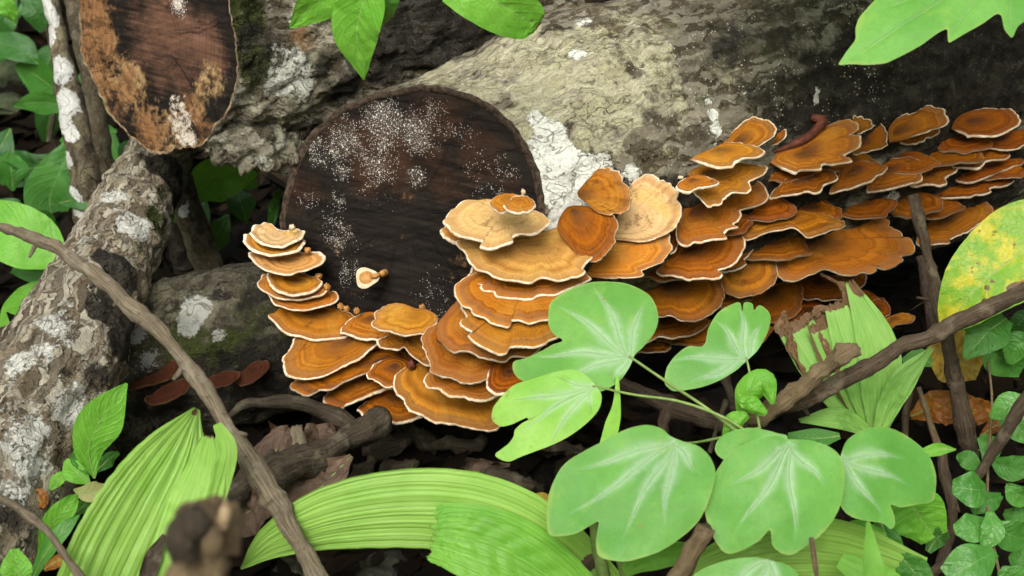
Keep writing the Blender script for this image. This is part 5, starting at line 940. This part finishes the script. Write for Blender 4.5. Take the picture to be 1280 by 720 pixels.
# --- pleated leaves
pl = thing('pleated_plant', 'bright pleated palm like leaf standing in the lower left corner', 'plant', ground_at(150, 760))
ribbon('leaf', [(120, 770, 1.27), (150, 700, 1.28), (185, 630, 1.29), (220, 565, 1.31), (246, 511, 1.33)], [62, 66, 60, 40, 4], M['pleat'], 14, .10, 7, .0050, .003, 70, 57, pl, seed=1, brown=[(.98, .1, .025, .6, 1)], midrib=False)
ribbon('leaf', [(205, 745, 1.255), (232, 660, 1.265), (254, 600, 1.275), (262, 545, 1.29)], [30, 32, 28, 9], M['pleat'], -16, .1, 4, .0045, .003, 50, 33, pl, seed=2, brown=[(1.0, 0, .02, 1.0, .8)], midrib=False, ragged=.007)
ribbon('leaf', [(262, 650, 1.27), (276, 600, 1.27), (284, 560, 1.275), (271, 530, 1.285)], [10, 13, 12, 5], M['pleat'], 10, .1, 2, .003, .002, 30, 17, pl, seed=3, midrib=False)
ribbon('torn_strip', [(178, 740, 1.25), (190, 700, 1.25), (205, 668, 1.255)], [9, 11, 2], M['stick_d'], 10, .1, 0, 0, .004, 20, 9, pl, seed=4, midrib=False)
pc = thing('arching_pleated_plant', 'wide pleated leaf arching across the bottom with a torn one before it', 'plant', ground_at(760, 740))
ribbon('leaf', [(301, 710, 1.36), (345, 676, 1.345), (420, 648, 1.33), (520, 637, 1.325), (610, 648, 1.33), (685, 684, 1.34), (765, 745, 1.37)], [1, 24, 42, 50, 50, 44, 26], M['pleat'], 16, .0, 6, .0042, .0025, 90, 57, pc, seed=5, curl=.12, midrib=False)
ribbon('leaf', [(541, 668, 1.29), (575, 672, 1.285), (630, 692, 1.285), (690, 730, 1.29), (740, 780, 1.31)], [34, 44, 50, 46, 36], M['pleat_d'], -10, .0, 6, .0048, .003, 80, 57, pc, seed=6, brown=[(0, 0, .012, 1.2, .6)], quilt=.0014, midrib=False, ragged=.005)
stalk([(740, 640, 1.34), (748, 690, 1.35), (758, 740, 1.37)], [5, 8, 10], pc, 'leaf_stalk')
stalk([(776, 690, 1.36), (782, 720, 1.37), (784, 750, 1.38)], [8, 9, 10], pc, 'leaf_stalk')
pt_ = thing('torn_pleated_plant', 'torn pleated leaf with charred brown tip under the right brackets', 'plant', ground_at(1092, 545))
for sp, hw_, br, nm in (
    ([(1090, 540, 1.58), (1062, 505, 1.57), (1025, 455, 1.565), (992, 402, 1.57)], [10, 22, 27, 24], [(1, 0, .09, 1.6, 1), (.6, -.95, .5, .14, .9)], 'leaf'),
    ([(1092, 540, 1.575), (1068, 495, 1.565), (1045, 450, 1.555), (1022, 402, 1.555)], [9, 17, 20, 15], [(1, 0, .10, 1.6, 1), (.6, 1, .5, .3, .9)], 'leaf'),
    ([(1094, 540, 1.57), (1082, 490, 1.56), (1066, 435, 1.55), (1046, 378, 1.55)], [10, 21, 24, 17], [(1, 0, .06, 1.6, 1), (.9, -1, .2, .5, .8)], 'leaf'),
    ([(1097, 542, 1.565), (1102, 490, 1.555), (1094, 425, 1.545), (1062, 352, 1.545)], [11, 25, 24, 6], [(1, -.6, .12, 1.2, 1)], 'leaf'),
    ([(1098, 540, 1.55), (1112, 505, 1.54), (1132, 472, 1.53), (1164, 436, 1.53)], [7, 14, 15, 3], None, 'leaf'),
    ([(1092, 545, 1.55), (1065, 528, 1.54), (1040, 522, 1.53), (1000, 526, 1.53)], [4, 12, 13, 3], None, 'leaf'),
    ([(985, 430, 1.575), (978, 410, 1.58), (982, 390, 1.59)], [6, 8, 3], [(.5, 0, 1, 2, 1)], 'dead_tip'),
    ([(1010, 408, 1.57), (1025, 392, 1.57), (1042, 386, 1.58)], [5, 8, 4], [(.5, 0, 1, 2, 1)], 'dead_tip'),
    ([(1062, 380, 1.55), (1055, 362, 1.56), (1045, 352, 1.57), (1028, 345, 1.59)], [5, 5, 3, 1.5], [(.5, 0, 1, 2, 1)], 'dead_tip'),
    ([(1006, 470, 1.556), (990, 435, 1.556), (985, 410, 1.56)], [2, 4, 4], [(.5, 0, 1, 2, 1)], 'dead_tip'),
    ([(1050, 470, 1.552), (1030, 430, 1.552), (1020, 405, 1.556)], [2, 4, 5], [(.5, 0, 1, 2, 1)], 'dead_tip')):
    ribbon(nm, sp, hw_, M['pleat_p'] if nm == 'leaf' else M['dead'], 12 if nm == 'leaf' else 30, .1, 3 if nm == 'leaf' else 2, .0075, .004 if nm == 'leaf' else .009, 44, 25, pt_, br, False, ragged=.006, seed=len(hw_) + sp[0][0] * .01)
stalk([(1094, 552, 1.575), (1094, 575, 1.59), (1094, 600, 1.6)], [7, 8, 9], pt_, 'leaf_stalk')
pb = thing('low_pleated_plant', 'pale pleated leaves along the bottom edge under the vine leaves', 'plant', ground_at(1100, 760))
ribbon('leaf', [(848, 722, 1.34), (900, 702, 1.33), (970, 685, 1.33), (1050, 688, 1.34), (1150, 715, 1.37)], [4, 24, 36, 36, 20], M['pleat'], 20, .0, 5, .003, .002, 60, 41, pb, seed=8, midrib=False)
ribbon('leaf', [(1094, 760, 1.21), (1092, 720, 1.21), (1088, 685, 1.215), (1085, 652, 1.22)], [17, 14, 9, 2], M['pleat_d'], 20, .25, 2, .002, .001, 30, 15, pb, seed=9, midrib=False)
ribbon('leaf', [(1050, 700, 1.30), (1100, 730, 1.29), (1140, 770, 1.3)], [10, 24, 20], M['pleat_d'], -10, .1, 4, .003, .002, 40, 31, pb, seed=10, midrib=False)
ribbon('leaf', [(780, 715, 1.33), (815, 695, 1.32), (860, 690, 1.33)], [6, 18, 12], M['pleat_d'], 10, .1, 3, .003, .002, 30, 21, pb, seed=11, midrib=False)

# --- single leaves
leaf('overhanging_leaf', 'pointed green leaf hanging down from the top over the upper log', [(468, -45, 1.35), (455, 0, 1.36), (446, 45, 1.38), (455, 100, 1.41)], [8, 30, 27, 1], 'bright', roll=18, fold=.22, wav=.003, seed=1, quilt=.0005)
leaf('overhanging_leaf', 'green leaf cropped by the top edge left of the pointed one', [(455, -45, 1.37), (425, -22, 1.37), (395, 5, 1.38), (362, 34, 1.40)], [8, 26, 24, 1], 'bright', roll=-14, fold=.2, wav=.003, seed=2, quilt=.0005)
leaf('overhanging_leaf', 'green leaf edge cropped by the top, right of the pointed one', [(475, -50, 1.35), (480, -20, 1.36), (482, 10, 1.37), (480, 32, 1.40)], [6, 20, 14, 1], 'mid', roll=-25, fold=.2, wav=.003, seed=3)
leaf('overhanging_leaf', 'broad rounded leaf at top centre above the pale bark', [(520, -75, 1.33), (570, -32, 1.34), (620, 2, 1.35), (660, 26, 1.37), (672, 34, 1.38)], [6, 34, 36, 26, 8], 'bright', roll=8, fold=.15, wav=.003, seed=4, quilt=.0006, brown=[(.98, .2, .05, .8, .7)])
# lobed leaf at top right
lob = thing('lobed_plant', 'plant with large pale green lobed leaves overhanging the top right corner', 'plant', ground_at(1500, 300))
def polyleaf(name, label, bx, by, pts, d, tilt, roll, mat, veins, cup=.05, wav=.002, seed=0):
    q = P(bx, by, d); n = unit(np.array((math.sin(R(roll)), -math.sin(R(tilt)), math.cos(R(tilt)) * math.cos(R(roll)))))
    e1 = unit(np.cross((0, 1, 0), n)); e1 = -e1 if e1[0] < 0 else e1; e2 = np.cross(n, e1)
    to2 = lambda x, y: (lambda w3: np.array((w3 @ e1, w3 @ e2)))(on_plane(x, y, q, n) - q)
    p2 = np.array([to2(x, y) for x, y in pts]); p2 = np.vstack([p2, p2[:1]])
    L = np.concatenate([[0], np.cumsum(np.linalg.norm(np.diff(p2, axis=0), axis=1))]); s_ = np.linspace(0, L[-1], 200, endpoint=False)
    o2 = np.stack([np.interp(s_, L, p2[:, j]) for j in (0, 1)], 1); o2 = (np.roll(o2, 1, 0) + 2 * o2 + np.roll(o2, -1, 0)) / 4
    if np.sum(o2[:, 0] * np.roll(o2[:, 1], -1) - o2[:, 1] * np.roll(o2[:, 0], -1)) < 0: o2 = o2[::-1]
    nr = 36; tv = np.linspace(.005, 1, nr); A = np.vstack([o2 * t for t in tv]); Rm = np.linalg.norm(A, axis=1).max(); rid = np.zeros(len(A)); rib = np.zeros(len(A))
    for vx, vy in veins:
        e = to2(vx, vy); Lv = np.linalg.norm(e); t = e / Lv; b = A @ np.array((-t[1], t[0])); a = A @ t
        rid = np.maximum(rid, np.exp(-(b / .004) ** 2) * (a > 0) * (1 - sst(.8 * Lv, 1.1 * Lv, a))); rib = np.maximum(rib, np.exp(-(b / .0012) ** 2) * (a > 0) * (1 - sst(.8 * Lv, 1.1 * Lv, a)))
    z = -cup * np.sum(A * A, 1) / Rm + np.array([noise.noise(Vector((p[0] * 24 + seed, p[1] * 24, seed))) for p in A]) * wav - rid * .0014
    o = mesh_obj(name, q + A @ np.array([e1, e2]) + np.outer(z, n), grid_faces(nr, 200, True), M[mat], lob, {'vein': rib * .25, 'rib': rib, 'zt': np.repeat(tv, 200)})
    o['label'] = label; return o
LP = [(1048, 74), (1058, 60), (1071, 44), (1070, 30), (1075, 16), (1090, 0), (1120, -30), (1180, -70), (1262, -90), (1340, -60), (1330, 10), (1290, 20), (1272, 32), (1266, 47), (1256, 36), (1252, 17), (1247, 15), (1230, 27), (1210, 38), (1186, 52), (1185, 33), (1172, 40), (1150, 55), (1125, 67), (1108, 74), (1085, 75), (1065, 73)]
polyleaf('leaf', 'large pale green lobed leaf in the top right corner', 1262, -55, [(1048, 74), (1058, 60), (1071, 44), (1070, 30), (1075, 16), (1090, 0), (1120, -30), (1180, -70), (1262, -90), (1340, -60), (1330, 10), (1290, 20), (1272, 32), (1266, 47), (1256, 36), (1252, 17), (1247, 15), (1230, 27), (1210, 38), (1186, 52), (1185, 33), (1172, 40), (1150, 55), (1125, 67), (1108, 74), (1085, 75), (1065, 73)], 1.28, 38, -6, 'vine', [(1060, 70), (1185, 45), (1265, 40), (1100, 10)], seed=3)
stalk([(1262, -55, 1.28), (1330, -120, 1.35), (1480, -60, 1.5), (1560, 200, 1.75), (1560, 420, 1.9)], [4, 5, 7, 9, 11], lob, 'stem')
for k, (dx, dy, sx, d_, ti) in enumerate(((-40, -200, 1.3, 1.35, 20), (120, -230, 1.4, 1.45, 15), (-180, -260, 1.2, 1.5, 18), (250, -260, 1.4, 1.5, 18), (330, -380, 1.4, 1.7, 14))):  # out-of-view leaves added to cast soft shade on the right side
    pts_ = [(1190 + (x - 1190) * sx + dx, min(-22, (y - 0) * sx + dy)) for x, y in LP]
    bx, by = 1190 + 72 * sx + dx, -55 * sx + dy
    polyleaf('leaf', 'unseen lobed leaf added above to shade the right side', bx, by, pts_, d_, ti, 5 * (k % 3 - 1), 'vine', [(1060 + dx, 70 * sx + dy)], seed=k + 10)
    stalk([(bx, by, d_), (1400, by - 20, d_ + .05), (1500, -60, 1.5)], [3, 4, 5], lob)
leaf('yellowing_leaf', 'large yellow green blotched leaf at the right edge', [(1345, 285, 1.50), (1290, 308, 1.50), (1235, 346, 1.50), (1200, 385, 1.51), (1178, 418, 1.53)], [40, 60, 50, 30, 3], 'yellowing', roll=10, fold=.12, wav=.004, seed=5, brown=[(.45, .55, .05, .12, .8), (.62, .45, .03, .15, .8), (.55, .2, .03, .1, .7)])
leaf('round_leaf', 'round bright green leaf just below the yellow blotched one', [(1258, 398, 1.53), (1235, 415, 1.52), (1206, 448, 1.52)], [10, 27, 4], 'mid', roll=10, fold=.1, wav=.003, seed=6)
leaf('dead_yellow_leaf', 'mottled yellow orange dead leaf behind the upright stick', [(1160, 432, 1.70), (1190, 445, 1.69), (1225, 462, 1.69)], [6, 34, 14], 'yellow', roll=-12, fold=.05, wav=.008, seed=7)
leaf('dead_orange_leaf', 'curled orange dead leaf lying low behind the thin twigs', [(1138, 520, 1.72), (1175, 508, 1.70), (1215, 512, 1.70), (1246, 516, 1.72)], [5, 20, 17, 5], 'orange', roll=-30, fold=.1, wav=.012, seed=8)
leaf('dead_orange_leaf', 'small orange dead leaf beside the leaning twig at right', [(1226, 545, 1.62), (1245, 532, 1.62), (1262, 535, 1.63)], [3, 9, 4], 'orange', roll=-20, fold=.1, wav=.006, seed=9)
leaf('fallen_yellow_leaf', 'scrap of yellow leaf left of the biggest vine leaf', [(660, 628, 1.50), (676, 624, 1.50), (692, 632, 1.50)], [2, 9, 6], 'yellow', roll=10, seed=10)
# brown dead leaves under the branch
G5 = 'brown dead leaves under the short branch'
for lab, sp, hw_, ro in (('pale brown dead leaf above the short thick branch', [(392, 600, 1.62), (400, 565, 1.62), (398, 530, 1.63)], [20, 30, 16], 15),
                         ('brown dead leaf hanging right below the branch', [(440, 570, 1.56), (410, 600, 1.555), (372, 640, 1.55), (350, 680, 1.55)], [4, 24, 30, 14], 20),
                         ('folded reddish dead leaf left of the branch stub', [(300, 650, 1.60), (325, 600, 1.60), (352, 550, 1.61), (362, 535, 1.62)], [18, 26, 18, 2], -25),
                         ('brown dead leaf lying under the diagonal stick', [(275, 665, 1.52), (310, 640, 1.51), (340, 625, 1.51)], [10, 30, 14], -15)):
    leaf('dead_leaf', lab, sp, hw_, 'dead', group=G5, roll=ro, fold=.35, wav=.010, seed=sp[0][0] * .1, mr=.0008)
leaf('dead_leaf', 'dark dead leaf on the ground below the lowest brackets', [(560, 575, 1.78), (600, 590, 1.76), (650, 588, 1.76)], [6, 16, 5], 'dead', roll=-30, fold=.2, wav=.006, seed=30)
leaf('dead_orange_leaf', 'red brown dead leaf behind the leaf in the bottom left corner', [(28, 640, 1.42), (45, 625, 1.42), (58, 632, 1.42)], [5, 14, 5], 'orange', roll=-20, wav=.004, seed=31)
leaf('dead_orange_leaf', 'orange dead leaf scrap at the bottom left beside the twig', [(55, 712, 1.36), (70, 702, 1.36), (82, 700, 1.36)], [3, 9, 4], 'orange', roll=-20, wav=.003, seed=32)
# lower left plants
leaf('upright_leaf', 'single upright oval leaf in front of the leaning trunk base', [(118, 598, 1.39), (112, 560, 1.385), (128, 522, 1.385), (158, 479, 1.39)], [1, 20, 27, 2], 'bright', roll=18, fold=.08, wav=.002, seed=11)
leaf('tan_leaf', 'small tan yellow leaf left of the pleated leaf', [(92, 612, 1.40), (108, 616, 1.40), (125, 612, 1.40), (134, 606, 1.40)], [1, 11, 12, 2], 'olive', roll=10, seed=12)
lp = thing('seedling', 'small bright green seedling leaves around the base of the upright leaf', 'plant', ground_at(90, 660))
for sp, hw_, m_, ro in (([(112, 605, 1.43), (95, 590, 1.43), (82, 575, 1.44)], [2, 15, 3], 'bright', 15), ([(100, 560, 1.45), (98, 575, 1.44), (108, 592, 1.43)], [3, 10, 2], 'mid', -20), ([(120, 590, 1.45), (135, 575, 1.46), (148, 565, 1.47)], [2, 9, 2], 'mid', 20), ([(62, 612, 1.43), (72, 600, 1.43), (88, 588, 1.43)], [2, 8, 2], 'bright', 0), ([(52, 690, 1.40), (66, 655, 1.39), (85, 632, 1.39), (98, 618, 1.40)], [5, 15, 12, 2], 'bright', 12), ([(40, 725, 1.37), (58, 690, 1.36), (80, 662, 1.36), (100, 643, 1.37)], [3, 9, 9, 1], 'gloss', -15), ([(92, 645, 1.42), (105, 632, 1.42), (120, 622, 1.42)], [2, 9, 2], 'mid', 10)):
    ribbon('leaf', sp, hw_, M[m_], ro, .12, wav=.002, nu=26, nv=13, parent=lp, seed=sp[0][0] * .1)
leaf('round_leaf', 'round green leaf in the bottom left corner', [(20, 740, 1.30), (20, 712, 1.30), (18, 686, 1.31)], [8, 19, 5], 'bright', roll=10, wav=.002, seed=13)
# left background leaves
G6 = 'green leaves behind the leaning trunk'
for lab, sp, hw_, m_, ro in (
    ('large bright leaf at left edge above the diagonal stick', [(85, 335, 2.0), (50, 310, 2.0), (10, 290, 2.0), (-40, 280, 2.02)], [3, 34, 38, 30], 'bright', 10),
    ('bright leaf below the diagonal stick at the left edge', [(78, 350, 2.05), (50, 372, 2.05), (22, 395, 2.06), (0, 418, 2.07)], [3, 22, 22, 4], 'bright', 15),
    ('narrow leaf between the two bright left edge leaves', [(80, 340, 2.1), (50, 342, 2.1), (15, 338, 2.12)], [3, 13, 4], 'mid', 25),
    ('dim ribbed leaf hanging behind the white patched sapling', [(92, 180, 2.4), (75, 215, 2.4), (62, 250, 2.41), (72, 292, 2.42)], [10, 26, 30, 4], 'mid', 10),
    ('dim leaf at the left edge level with the upper log foot', [(65, 195, 2.5), (40, 210, 2.5), (5, 212, 2.52), (-25, 205, 2.55)], [3, 20, 22, 10], 'dim', 15),
    ('pointed bright leaf below the upper log', [(238, 246, 2.1), (262, 228, 2.1), (295, 215, 2.1), (333, 208, 2.11)], [8, 27, 23, 1], 'bright', 12),
    ('leaf sliver beside the rim of the sawn end', [(338, 285, 1.95), (342, 260, 1.95), (350, 235, 1.96)], [3, 7, 2], 'mid', 20),
    ('dim leaf left of the sapling near the top', [(48, 80, 2.7), (25, 62, 2.7), (-10, 50, 2.72)], [2, 18, 10], 'dim', 20),
    ('green leaf in the top left corner', [(-10, -10, 2.3), (8, 8, 2.3), (20, 30, 2.32)], [8, 12, 1], 'bright', 20),
    ('dark leaf between the two saplings', [(112, 100, 2.5), (122, 130, 2.5), (118, 160, 2.52)], [3, 14, 4], 'mid', 15),
    ('dim leaf right of the slender sapling', [(138, 160, 2.6), (142, 190, 2.6), (150, 220, 2.62)], [3, 10, 3], 'mid', 15),
    ('dark leaf high left behind the sapling top', [(30, -10, 2.6), (45, 15, 2.6), (52, 40, 2.62)], [6, 16, 3], 'dim', 15),
    ('dim low leaf near the left edge under the bright leaves', [(-20, 430, 2.2), (8, 440, 2.2), (30, 436, 2.22)], [10, 14, 2], 'dim', 10)):
    leaf('background_leaf', lab, sp, hw_, m_, group=G6, roll=ro, fold=.15, wav=.004, seed=sp[0][0] * .1 + 2, quilt=.0005, nu=36, nv=17)
sh = thing('background_shrub', 'dim leafy shrub in the deep shade behind the saplings', 'shrub', ground_at(60, 150))
rs = np.random.RandomState(21)
for k in range(48):
    x, y = (rs.uniform(-40, 190), rs.uniform(-40, 300)) if k < 38 else (rs.uniform(150, 330), rs.uniform(215, 300))
    g = ground_at(x, y + 40); dep = float(np.dot(g - CAM, FW)) - rs.uniform(.05, .3); an_ = rs.uniform(0, 6.28); L = rs.uniform(40, 78)
    ribbon('leaf', [(x, y, dep), (x + math.cos(an_) * L * .5, y + math.sin(an_) * L * .5, dep - .01), (x + math.cos(an_) * L, y + math.sin(an_) * L + 8, dep + .01)], [2, rs.uniform(12, 22), 1.5], M['dim' if k % 3 else 'mid'], rs.uniform(-35, 35), .15, wav=.004, nu=18, nv=11, parent=sh, seed=k)
stalk([(60, 190, 2.75), (70, 100, 2.7), (50, 0, 2.7)], [4, 3, 2], sh, 'stem', 'stick_d')
# right side small leaved creeper
cr = thing('creeper', 'low creeping plant with small round leaves along the right edge', 'plant', ground_at(1250, 650))
for sp, hw_, m_, ro in (
    ([(1232, 432, 1.60), (1250, 448, 1.60), (1278, 462, 1.61)], [6, 22, 10], 'gloss', 10), ([(1290, 425, 1.57), (1272, 432, 1.57), (1262, 455, 1.58)], [6, 18, 4], 'gloss', -10), ([(1290, 392, 1.58), (1276, 402, 1.58), (1268, 420, 1.59)], [8, 12, 3], 'dim', 0),
    ([(1290, 505, 1.50), (1262, 508, 1.50), (1238, 522, 1.51)], [6, 18, 3], 'gloss', 10), ([(1250, 500, 1.56), (1268, 530, 1.55), (1290, 548, 1.55)], [6, 17, 10], 'gloss', -10), ([(1225, 545, 1.56), (1238, 560, 1.55), (1232, 580, 1.55)], [5, 14, 4], 'gloss', 10),
    ([(1240, 575, 1.49), (1262, 585, 1.48), (1290, 580, 1.48)], [4, 16, 10], 'mid', 14), ([(1232, 612, 1.44), (1216, 612, 1.43), (1190, 608, 1.43)], [6, 23, 9], 'gloss', 8), ([(1215, 640, 1.45), (1235, 628, 1.45), (1252, 620, 1.46)], [4, 13, 4], 'mid', 0), ([(1258, 605, 1.46), (1272, 618, 1.46), (1290, 622, 1.47)], [3, 15, 8], 'gloss', 10),
    ([(1234, 652, 1.41), (1214, 660, 1.40), (1192, 662, 1.40)], [5, 19, 6], 'gloss', 10), ([(1238, 640, 1.40), (1240, 665, 1.39), (1228, 684, 1.39)], [5, 15, 4], 'gloss', -12), ([(1240, 655, 1.43), (1262, 668, 1.43), (1290, 676, 1.44)], [5, 20, 12], 'gloss', 10), ([(1244, 690, 1.37), (1215, 705, 1.36), (1185, 724, 1.36)], [7, 26, 16], 'gloss', 6), ([(1250, 712, 1.36), (1265, 722, 1.36), (1285, 730, 1.36)], [6, 18, 10], 'gloss', 8), ([(1225, 590, 1.5), (1210, 575, 1.5), (1196, 570, 1.51)], [4, 12, 3], 'mid', 10), ([(1285, 640, 1.48), (1268, 645, 1.48), (1255, 640, 1.49)], [5, 12, 3], 'mid', 10),
    ([(1290, 700, 1.39), (1275, 700, 1.39), (1262, 694, 1.40)], [8, 14, 3], 'mid', 0)):
    ribbon('leaf', sp, hw_, M[m_], ro, .14, wav=.002, nu=26, nv=17, parent=cr, seed=sp[0][0] * .13, quilt=.0007, mr=.0006)
stalk([(1232, 432, 1.61), (1240, 500, 1.58), (1235, 580, 1.52), (1236, 650, 1.43), (1250, 720, 1.38)], [1.5, 1.6, 1.8, 2, 2], cr, 'stem', 'stick_t')
bl = thing('nibbled_seedling', 'yellow green nibbled seedling below the rightmost vine leaf', 'plant', ground_at(1150, 700))
for sp, hw_, m_, ro, ho in (([(1128, 615, 1.40), (1145, 640, 1.395), (1168, 672, 1.40)], [18, 36, 18], 'bright', 12, [(.95, .3, .08, .3)]), ([(1108, 670, 1.38), (1075, 672, 1.38), (1046, 690, 1.38)], [4, 22, 12], 'bright', 10, None), ([(1195, 562, 1.48), (1172, 562, 1.48), (1150, 568, 1.48)], [1, 8, 5], 'bright', 10, None), ([(1120, 690, 1.36), (1140, 712, 1.36), (1160, 735, 1.36)], [5, 20, 12], 'mid', 10, None), ([(1160, 690, 1.44), (1172, 672, 1.44), (1186, 668, 1.45)], [4, 12, 3], 'mid', 0, None), ([(1100, 650, 1.40), (1112, 680, 1.39), (1128, 705, 1.39)], [8, 16, 6], 'mid', 5, None)):
    ribbon('leaf', sp, hw_, M[m_], ro, .1, wav=.003, nu=40, nv=25, parent=bl, seed=sp[0][0] * .17, hole=ho)
leaf('low_leaf', 'shaded green leaf under the slanting stick by the torn leaf', [(1165, 455, 1.6), (1150, 448, 1.6), (1128, 452, 1.6)], [4, 12, 4], 'mid', roll=20, seed=40)
leaf('low_leaf', 'dark leaf behind the rightmost vine leaf stalk', [(1050, 545, 1.5), (1020, 548, 1.5), (985, 545, 1.5)], [4, 12, 4], 'mid', roll=20, seed=41)
# stones
def stone(label, px, py, rp, z, seed, m='rock'):
    c = ground_at(px, py); r = rp * np.linalg.norm(c - CAM) / F; V = []
    for i in range(18):
        a = math.pi * (i + .02) / 17.04
        for j in range(26):
            b = 2 * math.pi * j / 26; dv = np.array((math.sin(a) * math.cos(b), math.sin(a) * math.sin(b), math.cos(a)))
            V.append(c + r * dv * np.array((1.2, 1, z)) * (1 + .3 * fbm(dv, 1.4, 3, seed)))
    tag(mesh_obj('stone', V, grid_faces(18, 26, True), M[m]), label, 'stone', 'mossy stones in the background')
stone('mossy pale stone in the background left of the sapling', 30, 95, 32, .6, 1)
stone('dark mossy stone at the left edge above the dim leaf', 0, 140, 30, .6, 2)
stone('wet dark stone under the arching leaf at the bottom', 480, 712, 30, .5, 3, 'rock_d')
stone('mossy stone under the left tip of the arching leaf', 370, 712, 22, .6, 4, 'rock_d')
# small ground twigs and chips in the shade below the brackets
rng = np.random.RandomState(11)
GT = 'rotten wood chips under the brackets'
for i, (x, y, L, a, w_) in enumerate(((480, 560, 34, .4, 13), (520, 545, 30, -.5, 12), (500, 585, 24, .2, 10), (640, 600, 40, -.2, 8), (570, 555, 40, .1, 9), (700, 560, 36, -.15, 9), (450, 590, 26, .9, 9))):
    g = ground_at(x, y); d = float(np.dot(g - CAM, FW)) - .03; dx, dy = math.cos(a) * L, -math.sin(a) * L
    stick('wood_chip', ('rotten dark wood chip under the lowest brackets', 'rotten chip right of the first under the lowest brackets', 'small rotten chip in front of the larger two', 'flat rotten chip above the arching leaf', 'rotten splinter beneath the creased bracket', 'rotten splinter left of the biggest vine leaf', 'small chip by the brown dead leaf')[i], [(x - dx, y - dy, d), (x, y, d - .01), (x + dx, y + dy, d)], [w_ * .6, w_, w_ * .5], M['stick_d'], 12, .007, 50 + i, cat='wood chip', group=GT, dsc=45)
